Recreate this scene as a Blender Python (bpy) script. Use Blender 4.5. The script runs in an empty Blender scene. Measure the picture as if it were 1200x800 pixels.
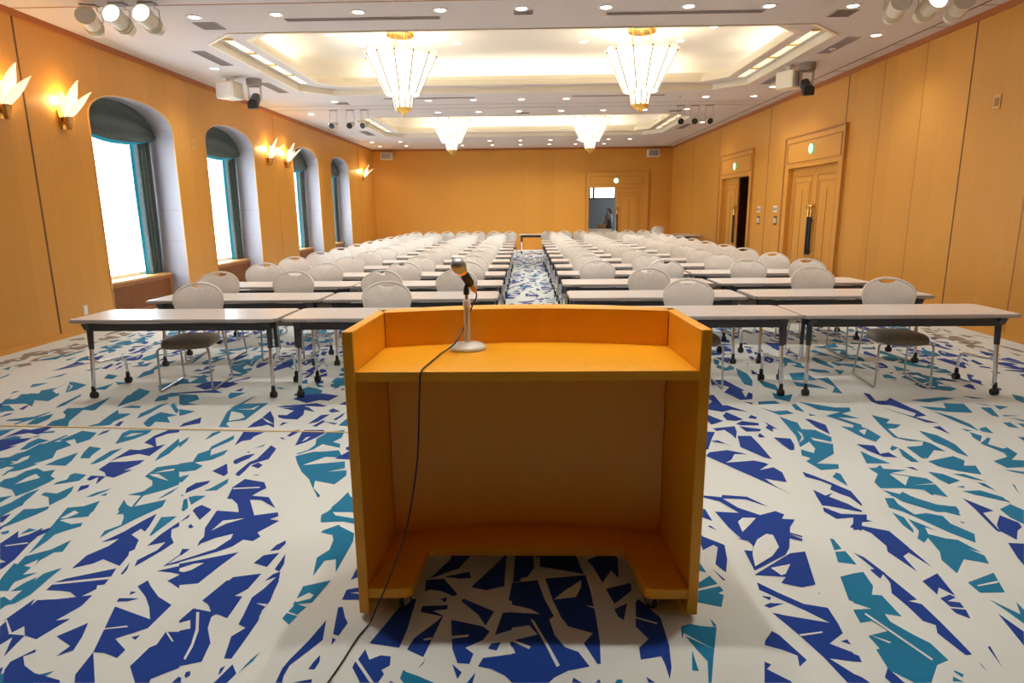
import bpy, bmesh, math, random
from math import pi, sin, cos, sqrt, radians
from mathutils import Vector, Matrix
from mathutils.geometry import tessellate_polygon

random.seed(7)
SC = bpy.context.scene
COL = SC.collection

# ------------------------------------------------------------------ room measures (metres)
XL, XR = -5.96, 5.72
YB, YF = 25.5, -7.6
H = 3.91                 # main ceiling
HS = 4.01                # step ceiling round the coffer
HC = 4.48                # coffer ceiling
CAM_H = 1.57

# ------------------------------------------------------------------ materials
def new_mat(name):
    m = bpy.data.materials.new(name); m.use_nodes = True
    nt = m.node_tree
    return m, nt, nt.nodes['Principled BSDF']

def setin(b, k, v):
    if k in b.inputs: b.inputs[k].default_value = v

def plain(name, col, rough=.5, metal=0., spec=.5, noise=0.04, scale=20., bump=0.):
    m, nt, b = new_mat(name)
    setin(b, 'Roughness', rough); setin(b, 'Metallic', metal); setin(b, 'Specular IOR Level', spec)
    tc = nt.nodes.new('ShaderNodeTexCoord'); nz = nt.nodes.new('ShaderNodeTexNoise')
    nz.inputs['Scale'].default_value = scale
    nt.links.new(tc.outputs['Object'], nz.inputs['Vector'])
    mx = nt.nodes.new('ShaderNodeMix'); mx.data_type = 'RGBA'
    c = Vector(col)
    mx.inputs[6].default_value = (*(c * (1 - noise)), 1); mx.inputs[7].default_value = (*[min(1, k * (1 + noise)) for k in c], 1)
    nt.links.new(nz.outputs['Fac'], mx.inputs[0]); nt.links.new(mx.outputs[2], b.inputs['Base Color'])
    if bump:
        bp = nt.nodes.new('ShaderNodeBump'); bp.inputs['Strength'].default_value = bump; bp.inputs['Distance'].default_value = .01
        nt.links.new(nz.outputs['Fac'], bp.inputs['Height']); nt.links.new(bp.outputs['Normal'], b.inputs['Normal'])
    return m

def wood(name, c1, c2, rough=.35, panel=0., axis='Y', spec=.4, grain=1.0):
    """veneer: vertical grain, and a faint tone step from one veneer leaf to the next"""
    m, nt, b = new_mat(name)
    setin(b, 'Roughness', rough); setin(b, 'Specular IOR Level', spec)
    tc = nt.nodes.new('ShaderNodeTexCoord')
    mp = nt.nodes.new('ShaderNodeMapping'); mp.inputs['Scale'].default_value = (14 * grain, 14 * grain, .9 * grain)
    nt.links.new(tc.outputs['Object'], mp.inputs['Vector'])
    nz = nt.nodes.new('ShaderNodeTexNoise'); nz.inputs['Scale'].default_value = 2.0; nz.inputs['Detail'].default_value = 6
    nt.links.new(mp.outputs['Vector'], nz.inputs['Vector'])
    mx = nt.nodes.new('ShaderNodeMix'); mx.data_type = 'RGBA'
    mx.inputs[6].default_value = (*c1, 1); mx.inputs[7].default_value = (*c2, 1)
    nt.links.new(nz.outputs['Fac'], mx.inputs[0])
    out = mx.outputs[2]
    if panel:
        sp = nt.nodes.new('ShaderNodeSeparateXYZ'); nt.links.new(tc.outputs['Object'], sp.inputs[0])
        dv = nt.nodes.new('ShaderNodeMath'); dv.operation = 'DIVIDE'; dv.inputs[1].default_value = panel
        nt.links.new(sp.outputs[axis], dv.inputs[0])
        fl = nt.nodes.new('ShaderNodeMath'); fl.operation = 'FLOOR'; nt.links.new(dv.outputs[0], fl.inputs[0])
        wn = nt.nodes.new('ShaderNodeTexWhiteNoise'); wn.noise_dimensions = '1D'; nt.links.new(fl.outputs[0], wn.inputs['W'])
        mr = nt.nodes.new('ShaderNodeMapRange'); mr.inputs['To Min'].default_value = .965; mr.inputs['To Max'].default_value = 1.035
        nt.links.new(wn.outputs['Value'], mr.inputs['Value'])
        mu = nt.nodes.new('ShaderNodeMix'); mu.data_type = 'RGBA'; mu.blend_type = 'MULTIPLY'; mu.inputs[0].default_value = 1
        nt.links.new(out, mu.inputs[6]); nt.links.new(mr.outputs['Result'], mu.inputs[7]); out = mu.outputs[2]
    nt.links.new(out, b.inputs['Base Color'])
    return m

def emit(name, col, strength, base=(.8, .8, .8)):
    m, nt, b = new_mat(name)
    setin(b, 'Base Color', (*base, 1)); setin(b, 'Emission Color', (*col, 1)); setin(b, 'Emission Strength', strength)
    setin(b, 'Roughness', .4)
    return m

def fabric(name, c1, c2, scale=26., rough=.75):
    """brocade: pale figure on a slightly darker ground"""
    m, nt, b = new_mat(name)
    setin(b, 'Roughness', rough); setin(b, 'Sheen Weight', .2)
    tc = nt.nodes.new('ShaderNodeTexCoord')
    vo = nt.nodes.new('ShaderNodeTexVoronoi'); vo.inputs['Scale'].default_value = scale
    nz = nt.nodes.new('ShaderNodeTexNoise'); nz.inputs['Scale'].default_value = scale * 1.6; nz.inputs['Detail'].default_value = 3
    nt.links.new(tc.outputs['Object'], vo.inputs['Vector']); nt.links.new(tc.outputs['Object'], nz.inputs['Vector'])
    ad = nt.nodes.new('ShaderNodeMath'); ad.operation = 'ADD'
    nt.links.new(vo.outputs['Distance'], ad.inputs[0]); nt.links.new(nz.outputs['Fac'], ad.inputs[1])
    cr = nt.nodes.new('ShaderNodeMapRange'); cr.inputs['From Min'].default_value = .65; cr.inputs['From Max'].default_value = 1.05
    nt.links.new(ad.outputs[0], cr.inputs['Value'])
    mx = nt.nodes.new('ShaderNodeMix'); mx.data_type = 'RGBA'
    mx.inputs[6].default_value = (*c1, 1); mx.inputs[7].default_value = (*c2, 1)
    nt.links.new(cr.outputs['Result'], mx.inputs[0]); nt.links.new(mx.outputs[2], b.inputs['Base Color'])
    return m

def carpet(name, col, fleck=.07):
    m, nt, b = new_mat(name)
    setin(b, 'Roughness', .95); setin(b, 'Specular IOR Level', .1); setin(b, 'Sheen Weight', .1)
    tc = nt.nodes.new('ShaderNodeTexCoord')
    n1 = nt.nodes.new('ShaderNodeTexNoise'); n1.inputs['Scale'].default_value = 260
    n2 = nt.nodes.new('ShaderNodeTexNoise'); n2.inputs['Scale'].default_value = 1.3; n2.inputs['Detail'].default_value = 4
    for n in (n1, n2): nt.links.new(tc.outputs['Object'], n.inputs['Vector'])
    av = nt.nodes.new('ShaderNodeMath'); av.operation = 'ADD'
    nt.links.new(n1.outputs['Fac'], av.inputs[0]); nt.links.new(n2.outputs['Fac'], av.inputs[1])
    mr = nt.nodes.new('ShaderNodeMapRange'); mr.inputs['From Max'].default_value = 2
    mr.inputs['To Min'].default_value = 1 - fleck * 2; mr.inputs['To Max'].default_value = 1 + fleck * 2
    nt.links.new(av.outputs[0], mr.inputs['Value'])
    mu = nt.nodes.new('ShaderNodeMix'); mu.data_type = 'RGBA'; mu.blend_type = 'MULTIPLY'; mu.inputs[0].default_value = 1
    mu.inputs[6].default_value = (*col, 1); nt.links.new(mr.outputs['Result'], mu.inputs[7])
    nt.links.new(mu.outputs[2], b.inputs['Base Color'])
    bp = nt.nodes.new('ShaderNodeBump'); bp.inputs['Strength'].default_value = .25; bp.inputs['Distance'].default_value = .004
    nt.links.new(n1.outputs['Fac'], bp.inputs['Height']); nt.links.new(bp.outputs['Normal'], b.inputs['Normal'])
    return m

def grooved(name, col, groove, zs, w=.012):
    """painted panel with dark horizontal joints at the heights zs"""
    m, nt, b = new_mat(name); setin(b, 'Roughness', .6)
    tc = nt.nodes.new('ShaderNodeTexCoord'); sp = nt.nodes.new('ShaderNodeSeparateXYZ')
    nt.links.new(tc.outputs['Object'], sp.inputs[0])
    prev = None
    for z in zs:
        c = nt.nodes.new('ShaderNodeMath'); c.operation = 'COMPARE'; c.inputs[1].default_value = z; c.inputs[2].default_value = w
        nt.links.new(sp.outputs['Z'], c.inputs[0])
        if prev is None: prev = c.outputs[0]
        else:
            a = nt.nodes.new('ShaderNodeMath'); a.operation = 'MAXIMUM'
            nt.links.new(prev, a.inputs[0]); nt.links.new(c.outputs[0], a.inputs[1]); prev = a.outputs[0]
    mx = nt.nodes.new('ShaderNodeMix'); mx.data_type = 'RGBA'
    mx.inputs[6].default_value = (*col, 1); mx.inputs[7].default_value = (*groove, 1)
    nt.links.new(prev, mx.inputs[0]); nt.links.new(mx.outputs[2], b.inputs['Base Color'])
    return m

M = {}
M['wall_wood'] = wood('wall veneer', (.63, .285, .042), (.69, .335, .056), rough=.38, panel=.58, axis='Y')
M['back_wood'] = wood('back wall veneer', (.63, .28, .038), (.69, .33, .052), rough=.38, panel=.58, axis='X')
M['door_wood'] = wood('door veneer', (.64, .29, .048), (.70, .34, .062), rough=.35)
M['trim_wood'] = wood('red brown trim', (.40, .12, .025), (.46, .15, .035), rough=.35)
M['groove'] = plain('dark joint', (.15, .065, .02), .7)
M['seam'] = plain('panel joint', (.42, .18, .04), .6)
M['lect_wood'] = wood('lectern veneer', (.79, .345, .011), (.84, .385, .018), rough=.33, grain=1.4)
M['ceil'] = plain('ceiling paint', (.68, .635, .615), .8, noise=.01, scale=2)
M['coffer'] = plain('coffer paint', (.88, .84, .76), .75, noise=.01, scale=2)
M['cream'] = plain('cream moulding', (.86, .78, .62), .55, noise=.01)
M['vent'] = plain('grey vent', (.33, .28, .26), .6)
M['vent_dark'] = plain('dark slot', (.20, .16, .15), .7)
M['white'] = plain('white enamel', (.85, .84, .80), .4, noise=.02)
M['ivory'] = plain('ivory plastic', (.82, .77, .62), .45, noise=.02)
M['black'] = plain('black plastic', (.012, .012, .013), .4)
M['charcoal'] = plain('charcoal steel', (.055, .055, .062), .45, noise=.05)
M['tabletop'] = plain('grey beige laminate', (.73, .66, .61), .28, noise=.03, scale=60)
M['tabedge'] = plain('grey table edge', (.42, .39, .37), .4)
M['chrome'] = plain('chrome', (.82, .82, .84), .14, metal=1, noise=.01)
M['steel'] = plain('satin steel', (.55, .54, .52), .32, metal=1, noise=.02)
M['frame_white'] = plain('pale enamel chair frame', (.80, .78, .73), .3, noise=.01)
M['back_fab'] = fabric('cream brocade', (.88, .865, .82), (.84, .815, .755), 34.)
M['seat_fab'] = fabric('taupe seat fabric', (.30, .255, .21), (.24, .20, .16), scale=40)
M['gold'] = plain('polished gold', (.95, .62, .16), .18, metal=1, noise=.02)
M['rib'] = plain('dark bronze strip', (.30, .19, .05), .3, metal=1, noise=.03)
M['brass'] = plain('brass', (.80, .50, .15), .25, metal=1, noise=.03)
M['niche'] = grooved('niche panel', (.40, .385, .425), (.36, .34, .38), (1.09, 1.62))
M['curtain'] = plain('dark green curtain', (.085, .115, .11), .8, noise=.35, scale=30)
M['lattice'] = wood('red brown lattice', (.33, .12, .035), (.40, .15, .05), rough=.45)
M['sill'] = wood('honey sill', (.66, .36, .12), (.72, .42, .15), rough=.3)
M['glass'] = plain('clear pane', (1, 1, 1), .02, noise=0)
_b = M['glass'].node_tree.nodes['Principled BSDF']; setin(_b, 'Transmission Weight', 1.0); setin(_b, 'IOR', 1.02)
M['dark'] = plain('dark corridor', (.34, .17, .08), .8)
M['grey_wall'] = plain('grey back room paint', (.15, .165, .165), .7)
M['rubber'] = plain('black rubber', (.02, .02, .02), .6)
M['lamp_glass'] = emit('glowing frosted glass', (1, .92, .76), .85, (.9, .88, .8))
M['lamp_tip'] = emit('pale frosted glass tip', (1, .90, .74), .42, (.9, .88, .8))
M['sconce_glass'] = emit('sconce glass', (1, .84, .54), .60, (.9, .85, .7))
M['downlight'] = emit('downlight lens', (1, .93, .85), 9.0)
M['cove_lamp'] = emit('cove tube', (1, .92, .76), 6.0)
M['slot_lamp'] = emit('slot tube', (1, .88, .56), .55)
M['spot_lens'] = emit('lit spotlight lens', (.9, 1, .9), 2.2)
M['exit_green'] = emit('exit sign green', (.03, .60, .25), .45, (.02, .4, .15))
M['exit_white'] = emit('exit sign white', (.85, 1, .92), .75)
M['transom'] = emit('lit transom pane', (.92, .96, 1), 3.2)
M['skin'] = plain('skin', (.55, .33, .22), .6)
M['hair'] = plain('dark hair', (.012, .010, .010), .5)
M['shirt'] = fabric('grey white shirt', (.50, .50, .54), (.46, .46, .50), 60)
M['trousers'] = plain('dark trousers', (.02, .02, .024), .8)
M['cloth'] = plain('white cloth', (.78, .78, .74), .9)
M['card'] = plain('brown carton', (.30, .17, .07), .8)
M['tape'] = plain('yellow tape', (.70, .48, .16), .6)
M['mic_grey'] = plain('pale grey enamel', (.62, .58, .50), .35, noise=.02)
M['mic_mesh'] = plain('silver mesh', (.42, .42, .42), .42, metal=.8, noise=.3, scale=400)
M['mic_bronze'] = plain('bronze plug', (.50, .27, .08), .35, metal=.7)
M['cab'] = plain('black cable', (.02, .018, .018), .5)
M['plate_red'] = plain('dark red switch', (.10, .02, .015), .4)
M['c_base'] = carpet('carpet cream', (.64, .675, .645))
M['c_blue'] = carpet('carpet blue', (.012, .047, .260))
M['c_teal'] = carpet('carpet teal', (.013, .175, .32))
M['c_taupe'] = carpet('carpet taupe', (.25, .21, .18))

# curtain lining: thin cloth that lets daylight through
m, nt, b = new_mat('teal curtain lining'); setin(b, 'Base Color', (.04, .27, .33, 1)); setin(b, 'Roughness', .8)
tr = nt.nodes.new('ShaderNodeBsdfTranslucent'); tr.inputs['Color'].default_value = (.005, .055, .072, 1)
ms = nt.nodes.new('ShaderNodeMixShader'); ms.inputs[0].default_value = .5
nt.links.new(b.outputs[0], ms.inputs[1]); nt.links.new(tr.outputs[0], ms.inputs[2])
nt.links.new(ms.outputs[0], nt.nodes['Material Output'].inputs['Surface'])
M['lining'] = m

# ------------------------------------------------------------------ mesh helpers
class MB:
    """collects boxes, tubes, lathes and prisms; build() links them as ONE mesh object"""
    def __init__(s): s.v = []; s.f = []; s.m = []; s.cur = 0
    def mat(s, i): s.cur = i; return s
    def add(s, vs, fs):
        o = len(s.v); s.v += [tuple(v) for v in vs]
        for f in fs: s.f.append([o + i for i in f]); s.m.append(s.cur)
        return s
    def box(s, x0, y0, z0, x1, y1, z1, bev=0.):
        if bev <= 0:
            vs = [(x, y, z) for z in (z0, z1) for y in (y0, y1) for x in (x0, x1)]
            return s.add(vs, [(0, 2, 3, 1), (4, 5, 7, 6), (0, 1, 5, 4), (2, 6, 7, 3), (0, 4, 6, 2), (1, 3, 7, 5)])
        bm = bmesh.new()
        r = bmesh.ops.create_cube(bm, size=1)
        for v in r['verts']:
            v.co = Vector(((x0 + x1) / 2 + v.co.x * (x1 - x0), (y0 + y1) / 2 + v.co.y * (y1 - y0), (z0 + z1) / 2 + v.co.z * (z1 - z0)))
        bmesh.ops.bevel(bm, geom=list(bm.edges), offset=bev, segments=2, profile=.6, affect='EDGES')
        return s.bm(bm)
    def bm(s, bm):
        bm.verts.ensure_lookup_table(); bm.verts.index_update()
        s.add([v.co[:] for v in bm.verts], [[v.index for v in f.verts] for f in bm.faces]); bm.free(); return s
    def prism(s, poly, z0, z1, axis='Z', holes=()):
        """poly: list of 2D points; axis Z -> (x,y), X -> (y,z), Y -> (x,z)"""
        def P(p, w): return {'Z': (p[0], p[1], w), 'X': (w, p[0], p[1]), 'Y': (p[0], w, p[1])}[axis]
        loops = [poly] + list(holes)
        flat = [p for l in loops for p in l]; n = len(flat)
        tris = tessellate_polygon([[Vector((p[0], p[1], 0)) for p in l] for l in loops])
        vs = [P(p, z0) for p in flat] + [P(p, z1) for p in flat]
        fs = [tuple(t) for t in tris] + [tuple(i + n for i in reversed(t)) for t in tris]
        o = 0
        for l in loops:
            k = len(l)
            for i in range(k): fs.append((o + i, o + (i + 1) % k, n + o + (i + 1) % k, n + o + i))
            o += k
        return s.add(vs, fs)
    def tube(s, path, r, seg=10, closed=False, caps=True):
        path = [Vector(p) for p in path]; n = len(path)
        rs = r if isinstance(r, (list, tuple)) else [r] * n
        up = None; rings = []
        for i, p in enumerate(path):
            a = path[i - 1] if (i > 0 or closed) else p
            b_ = path[(i + 1) % n] if (i < n - 1 or closed) else p
            t = (b_ - a); t = t.normalized() if t.length > 1e-9 else Vector((0, 0, 1))
            if up is None:
                up = Vector((1, 0, 0)) if abs(t.x) < .9 else Vector((0, 1, 0))
            u = (up - t * up.dot(t)); u = u.normalized() if u.length > 1e-6 else t.orthogonal().normalized()
            w = t.cross(u); up = u
            rings.append([p + (u * cos(2 * pi * k / seg) + w * sin(2 * pi * k / seg)) * rs[i] for k in range(seg)])
        vs = [v for r_ in rings for v in r_]; fs = []
        for i in range(n if closed else n - 1):
            j = (i + 1) % n
            for k in range(seg):
                k2 = (k + 1) % seg
                fs.append((i * seg + k, i * seg + k2, j * seg + k2, j * seg + k))
        if caps and not closed:
            fs.append(tuple(range(seg))[::-1]); fs.append(tuple((n - 1) * seg + k for k in range(seg)))
        return s.add(vs, fs)
    def lathe(s, prof, c=(0, 0, 0), seg=20, mtx=None):
        """prof: (radius, z) list about Z"""
        vs = []; fs = []
        for (r, z) in prof:
            for k in range(seg):
                p = Vector((max(r, 1e-5) * cos(2 * pi * k / seg), max(r, 1e-5) * sin(2 * pi * k / seg), z))
                if mtx: p = mtx @ p
                vs.append(p + Vector(c))
        n = len(prof)
        for i in range(n - 1):
            for k in range(seg):
                k2 = (k + 1) % seg
                fs.append((i * seg + k, i * seg + k2, (i + 1) * seg + k2, (i + 1) * seg + k))
        return s.add(vs, fs)
    def grid(s, fn, nu, nv):
        vs = [fn(i / nu, j / nv) for j in range(nv + 1) for i in range(nu + 1)]
        fs = [(j * (nu + 1) + i, j * (nu + 1) + i + 1, (j + 1) * (nu + 1) + i + 1, (j + 1) * (nu + 1) + i) for j in range(nv) for i in range(nu)]
        return s.add(vs, fs)
    def build(s, name, mats, parent=None, smooth=False, recalc=True, loc=None):
        me = bpy.data.meshes.new(name); me.from_pydata(s.v, [], s.f)
        if not isinstance(mats, (list, tuple)): mats = [mats]
        for k in mats: me.materials.append(M[k])
        me.polygons.foreach_set('material_index', s.m)
        if recalc:
            bm = bmesh.new(); bm.from_mesh(me); bmesh.ops.recalc_face_normals(bm, faces=bm.faces); bm.to_mesh(me); bm.free()
        if smooth:
            me.polygons.foreach_set('use_smooth', [True] * len(me.polygons))
            try: me.set_sharp_from_angle(angle=radians(40))
            except Exception: pass
        me.update()
        o = bpy.data.objects.new(name, me); COL.objects.link(o)
        if parent is not None: o.parent = parent
        if loc is not None: o.location = loc
        return o

def bend(pts, r=.04, n=5):
    """round the corners of a polyline"""
    pts = [Vector(p) for p in pts]; out = [pts[0]]
    for i in range(1, len(pts) - 1):
        a, b_, c = pts[i - 1], pts[i], pts[i + 1]
        d1 = (a - b_); d2 = (c - b_); q = min(r, d1.length * .45, d2.length * .45)
        p1 = b_ + d1.normalized() * q; p2 = b_ + d2.normalized() * q
        for k in range(n + 1):
            t = k / n; out.append((1 - t) ** 2 * p1 + 2 * t * (1 - t) * b_ + t * t * p2)
    out.append(pts[-1]); return out

def thing(name, label, cat, loc=(0, 0, 0), rz=0., group=None):
    o = bpy.data.objects.new(name, None); COL.objects.link(o); o.empty_display_size = .1
    o.location = loc; o.rotation_euler = (0, 0, rz); tag(o, label, cat, group); return o
def tag(o, label, cat, group=None):
    o['label'] = label; o['category'] = cat
    if group: o['group'] = group
    return o
def struct(o):
    if o.parent is None: o['kind'] = 'structure'
    return o
def copy_tree(o, parent=None):
    c = o.copy(); COL.objects.link(c)
    if parent is not None: c.parent = parent
    for ch in list(o.children): copy_tree(ch, c)
    return c
def place(proto, used, loc, rz, label, group):
    """the first call moves the prototype itself, later calls copy it with its parts"""
    if not used: o = proto; used.append(1)
    else: o = copy_tree(proto)
    o.location = loc; o.rotation_euler = (0, 0, rz); o['label'] = label; o['group'] = group
    return o
def light(name, typ, loc, energy, col, parent=None, **kw):
    d = bpy.data.lights.new(name, typ); d.energy = energy; d.color = col
    for k, v in kw.items(): setattr(d, k, v)
    o = bpy.data.objects.new(name, d); COL.objects.link(o); o.location = loc
    if parent is not None: o.parent = parent
    return o
ORD = ['first', 'second', 'third', 'fourth', 'fifth', 'sixth', 'seventh', 'eighth', 'ninth', 'tenth', 'eleventh', 'twelfth', 'thirteenth', 'fourteenth']
# ------------------------------------------------------------------ glass without caustics
m, nt, b = new_mat('window pane'); nt.nodes.remove(b)
tp = nt.nodes.new('ShaderNodeBsdfTransparent'); gl = nt.nodes.new('ShaderNodeBsdfGlossy'); gl.inputs['Roughness'].default_value = .03
ms = nt.nodes.new('ShaderNodeMixShader'); ms.inputs[0].default_value = .04; nt.links.new(tp.outputs[0], ms.inputs[1]); nt.links.new(gl.outputs[0], ms.inputs[2])
nt.links.new(ms.outputs[0], nt.nodes['Material Output'].inputs['Surface']); M['pane'] = m

# ------------------------------------------------------------------ walls
WINS = [(8.94, 11.07), (12.15, 14.30), (16.66, 18.72), (19.88, 21.92)]
ZS, ZP = 2.86, 3.27           # spring and crown of the window arches
WALL_T = .78
def arch(y0, y1, zs=ZS, zp=ZP, n=18):
    c, a = (y0 + y1) / 2, (y1 - y0) / 2
    pts = []
    for k in range(n + 1):
        t = pi - pi * k / n
        e = 2.3                                   # slightly squared ellipse
        cx = math.copysign(abs(cos(t)) ** (2 / e), cos(t)); sz = abs(sin(t)) ** (2 / e)
        pts.append((c + a * cx, zs + (zp - zs) * sz))
    return pts
def notch_outline(y0, y1, z1, notches):
    out = [(y0, 0)]
    for (a, b_, pts) in notches: out += [(a, 0)] + pts + [(b_, 0)]
    return out + [(y1, 0), (y1, z1), (y0, z1)]

mb = MB()
mb.prism(notch_outline(YF, YB + .3, H + .75, [(a, b_, arch(a, b_)) for a, b_ in WINS]), XL - WALL_T, XL, 'X')
wl = struct(mb.build('wall_left', ['wall_wood', 'niche'], recalc=True))
for p in wl.data.polygons:
    if abs(p.normal.x) < .5 and any(a - .02 < p.center.y < b_ + .02 for a, b_ in WINS) and p.center.z < ZP + .03: p.material_index = 1

D1 = (12.02, 14.22, 2.37); D2 = (16.66, 18.92, 2.37)
mb = MB()
mb.prism(notch_outline(YF, YB + .3, H + .75, [(d[0], d[1], [(d[0], d[2]), (d[1], d[2])]) for d in (D1, D2)]), XR, XR + .22, 'X')
struct(mb.build('wall_right', 'wall_wood'))
DB = (2.50, 4.62, 2.38)
mb = MB()
mb.prism(notch_outline(XL - WALL_T, XR + .22, H + .75, [(DB[0], DB[1], [(DB[0], DB[2]), (DB[1], DB[2])])]), YB, YB + .2, 'Y')
struct(mb.build('wall_back', 'back_wood'))
mb = MB(); mb.box(XL - WALL_T, YF - .2, 0, XR + .22, YF, H + .75); struct(mb.build('wall_front', 'back_wood'))

# dark joints between the wall panels
def seam(name, boxes, mat='groove'):
    mb = MB()
    for b_ in boxes: mb.box(*b_)
    struct(mb.build(name, mat))
n_tr = [0]
def trim(boxes, mat):
    n_tr[0] += 1; seam('trim_%d' % n_tr[0], boxes, mat)
for y, w, mt in ((7.83, .028, 'groove'), (15.55, .016, 'seam'), (5.6, .01, 'seam'), (23.3, .012, 'seam')):
    trim([(XL, y - w / 2, 0, XL + .003, y + w / 2, H)], mt)
for y, w, mt in ((8.72, .022, 'groove'), (11.93, .022, 'groove'), (15.52, .018, 'groove'), (7.54, .018, 'seam'), (9.72, .010, 'seam'), (10.80, .008, 'seam'), (19.4, .010, 'seam'), (22.4, .010, 'seam')):
    trim([(XR - .003, y - w / 2, 0, XR, y + w / 2, H)], mt)
trim([(XL, YF, H - .075, XL + .03, YB, H)], 'trim_wood')
trim([(XR - .03, YF, H - .075, XR, YB, H)], 'trim_wood')
trim([(XL + .03, YB - .03, H - .075, XR - .03, YB, H)], 'trim_wood')
# pale edging round the window arches
for a, b_ in WINS:
    n_tr[0] += 1
    mb = MB(); path = [(XL + .002, a, 0)] + [(XL + .002, y, z) for y, z in arch(a, b_)] + [(XL + .002, b_, 0)]
    mb.tube(path, .014, 6); struct(mb.build('trim_%d' % n_tr[0], 'sill', smooth=True))
# baseboards
def base_runs(y0, y1, gaps):
    out = []; y = y0
    for a, b_ in gaps: out.append((y, a)); y = b_
    out.append((y, y1)); return out
mb = MB()
for a, b_ in base_runs(YF, YB, [(a - .01, b_ + .01) for a, b_ in WINS]): mb.box(XL, a, 0, XL + .012, b_, .07)
struct(mb.build('baseboard_left', 'door_wood'))
mb = MB()
for a, b_ in base_runs(YF, YB, [(11.80, 14.46), (16.42, 19.16)]): mb.box(XR - .012, a, 0, XR, b_, .07)
struct(mb.build('baseboard_right', 'door_wood'))
mb = MB()
for a, b_ in base_runs(XL + .012, XR - .012, [(2.38, 4.80)]): mb.box(a, YB - .012, 0, b_, YB, .07)
struct(mb.build('baseboard_back', 'door_wood'))

# ------------------------------------------------------------------ ceiling with two coffers
def octo(x0, x1, y0, y1, c):
    return [(x0 + c, y0), (x1 - c, y0), (x1, y0 + c), (x1, y1 - c), (x1 - c, y1), (x0 + c, y1), (x0, y1 - c), (x0, y0 + c)]
COF = [dict(o=(-4.44, 4.30, 9.02, 13.58, .52), i=(-3.98, 3.86, 9.42, 13.26, .40)),
       dict(o=(-4.44, 4.30, 16.85, 21.38, .52), i=(-3.98, 3.86, 17.25, 21.06, .40))]
mb = MB()
mb.prism([(XL - .02, YF - .02), (XR + .02, YF - .02), (XR + .02, YB + .02), (XL - .02, YB + .02)], H, HS + .02, 'Z', holes=[octo(*c['o']) for c in COF])
cl = struct(mb.build('ceiling', ['ceil', 'cream']))
for p in cl.data.polygons:
    if abs(p.normal.z) < .5 and -5 < p.center.x < 5 and 8 < p.center.y < 22: p.material_index = 1
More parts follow.
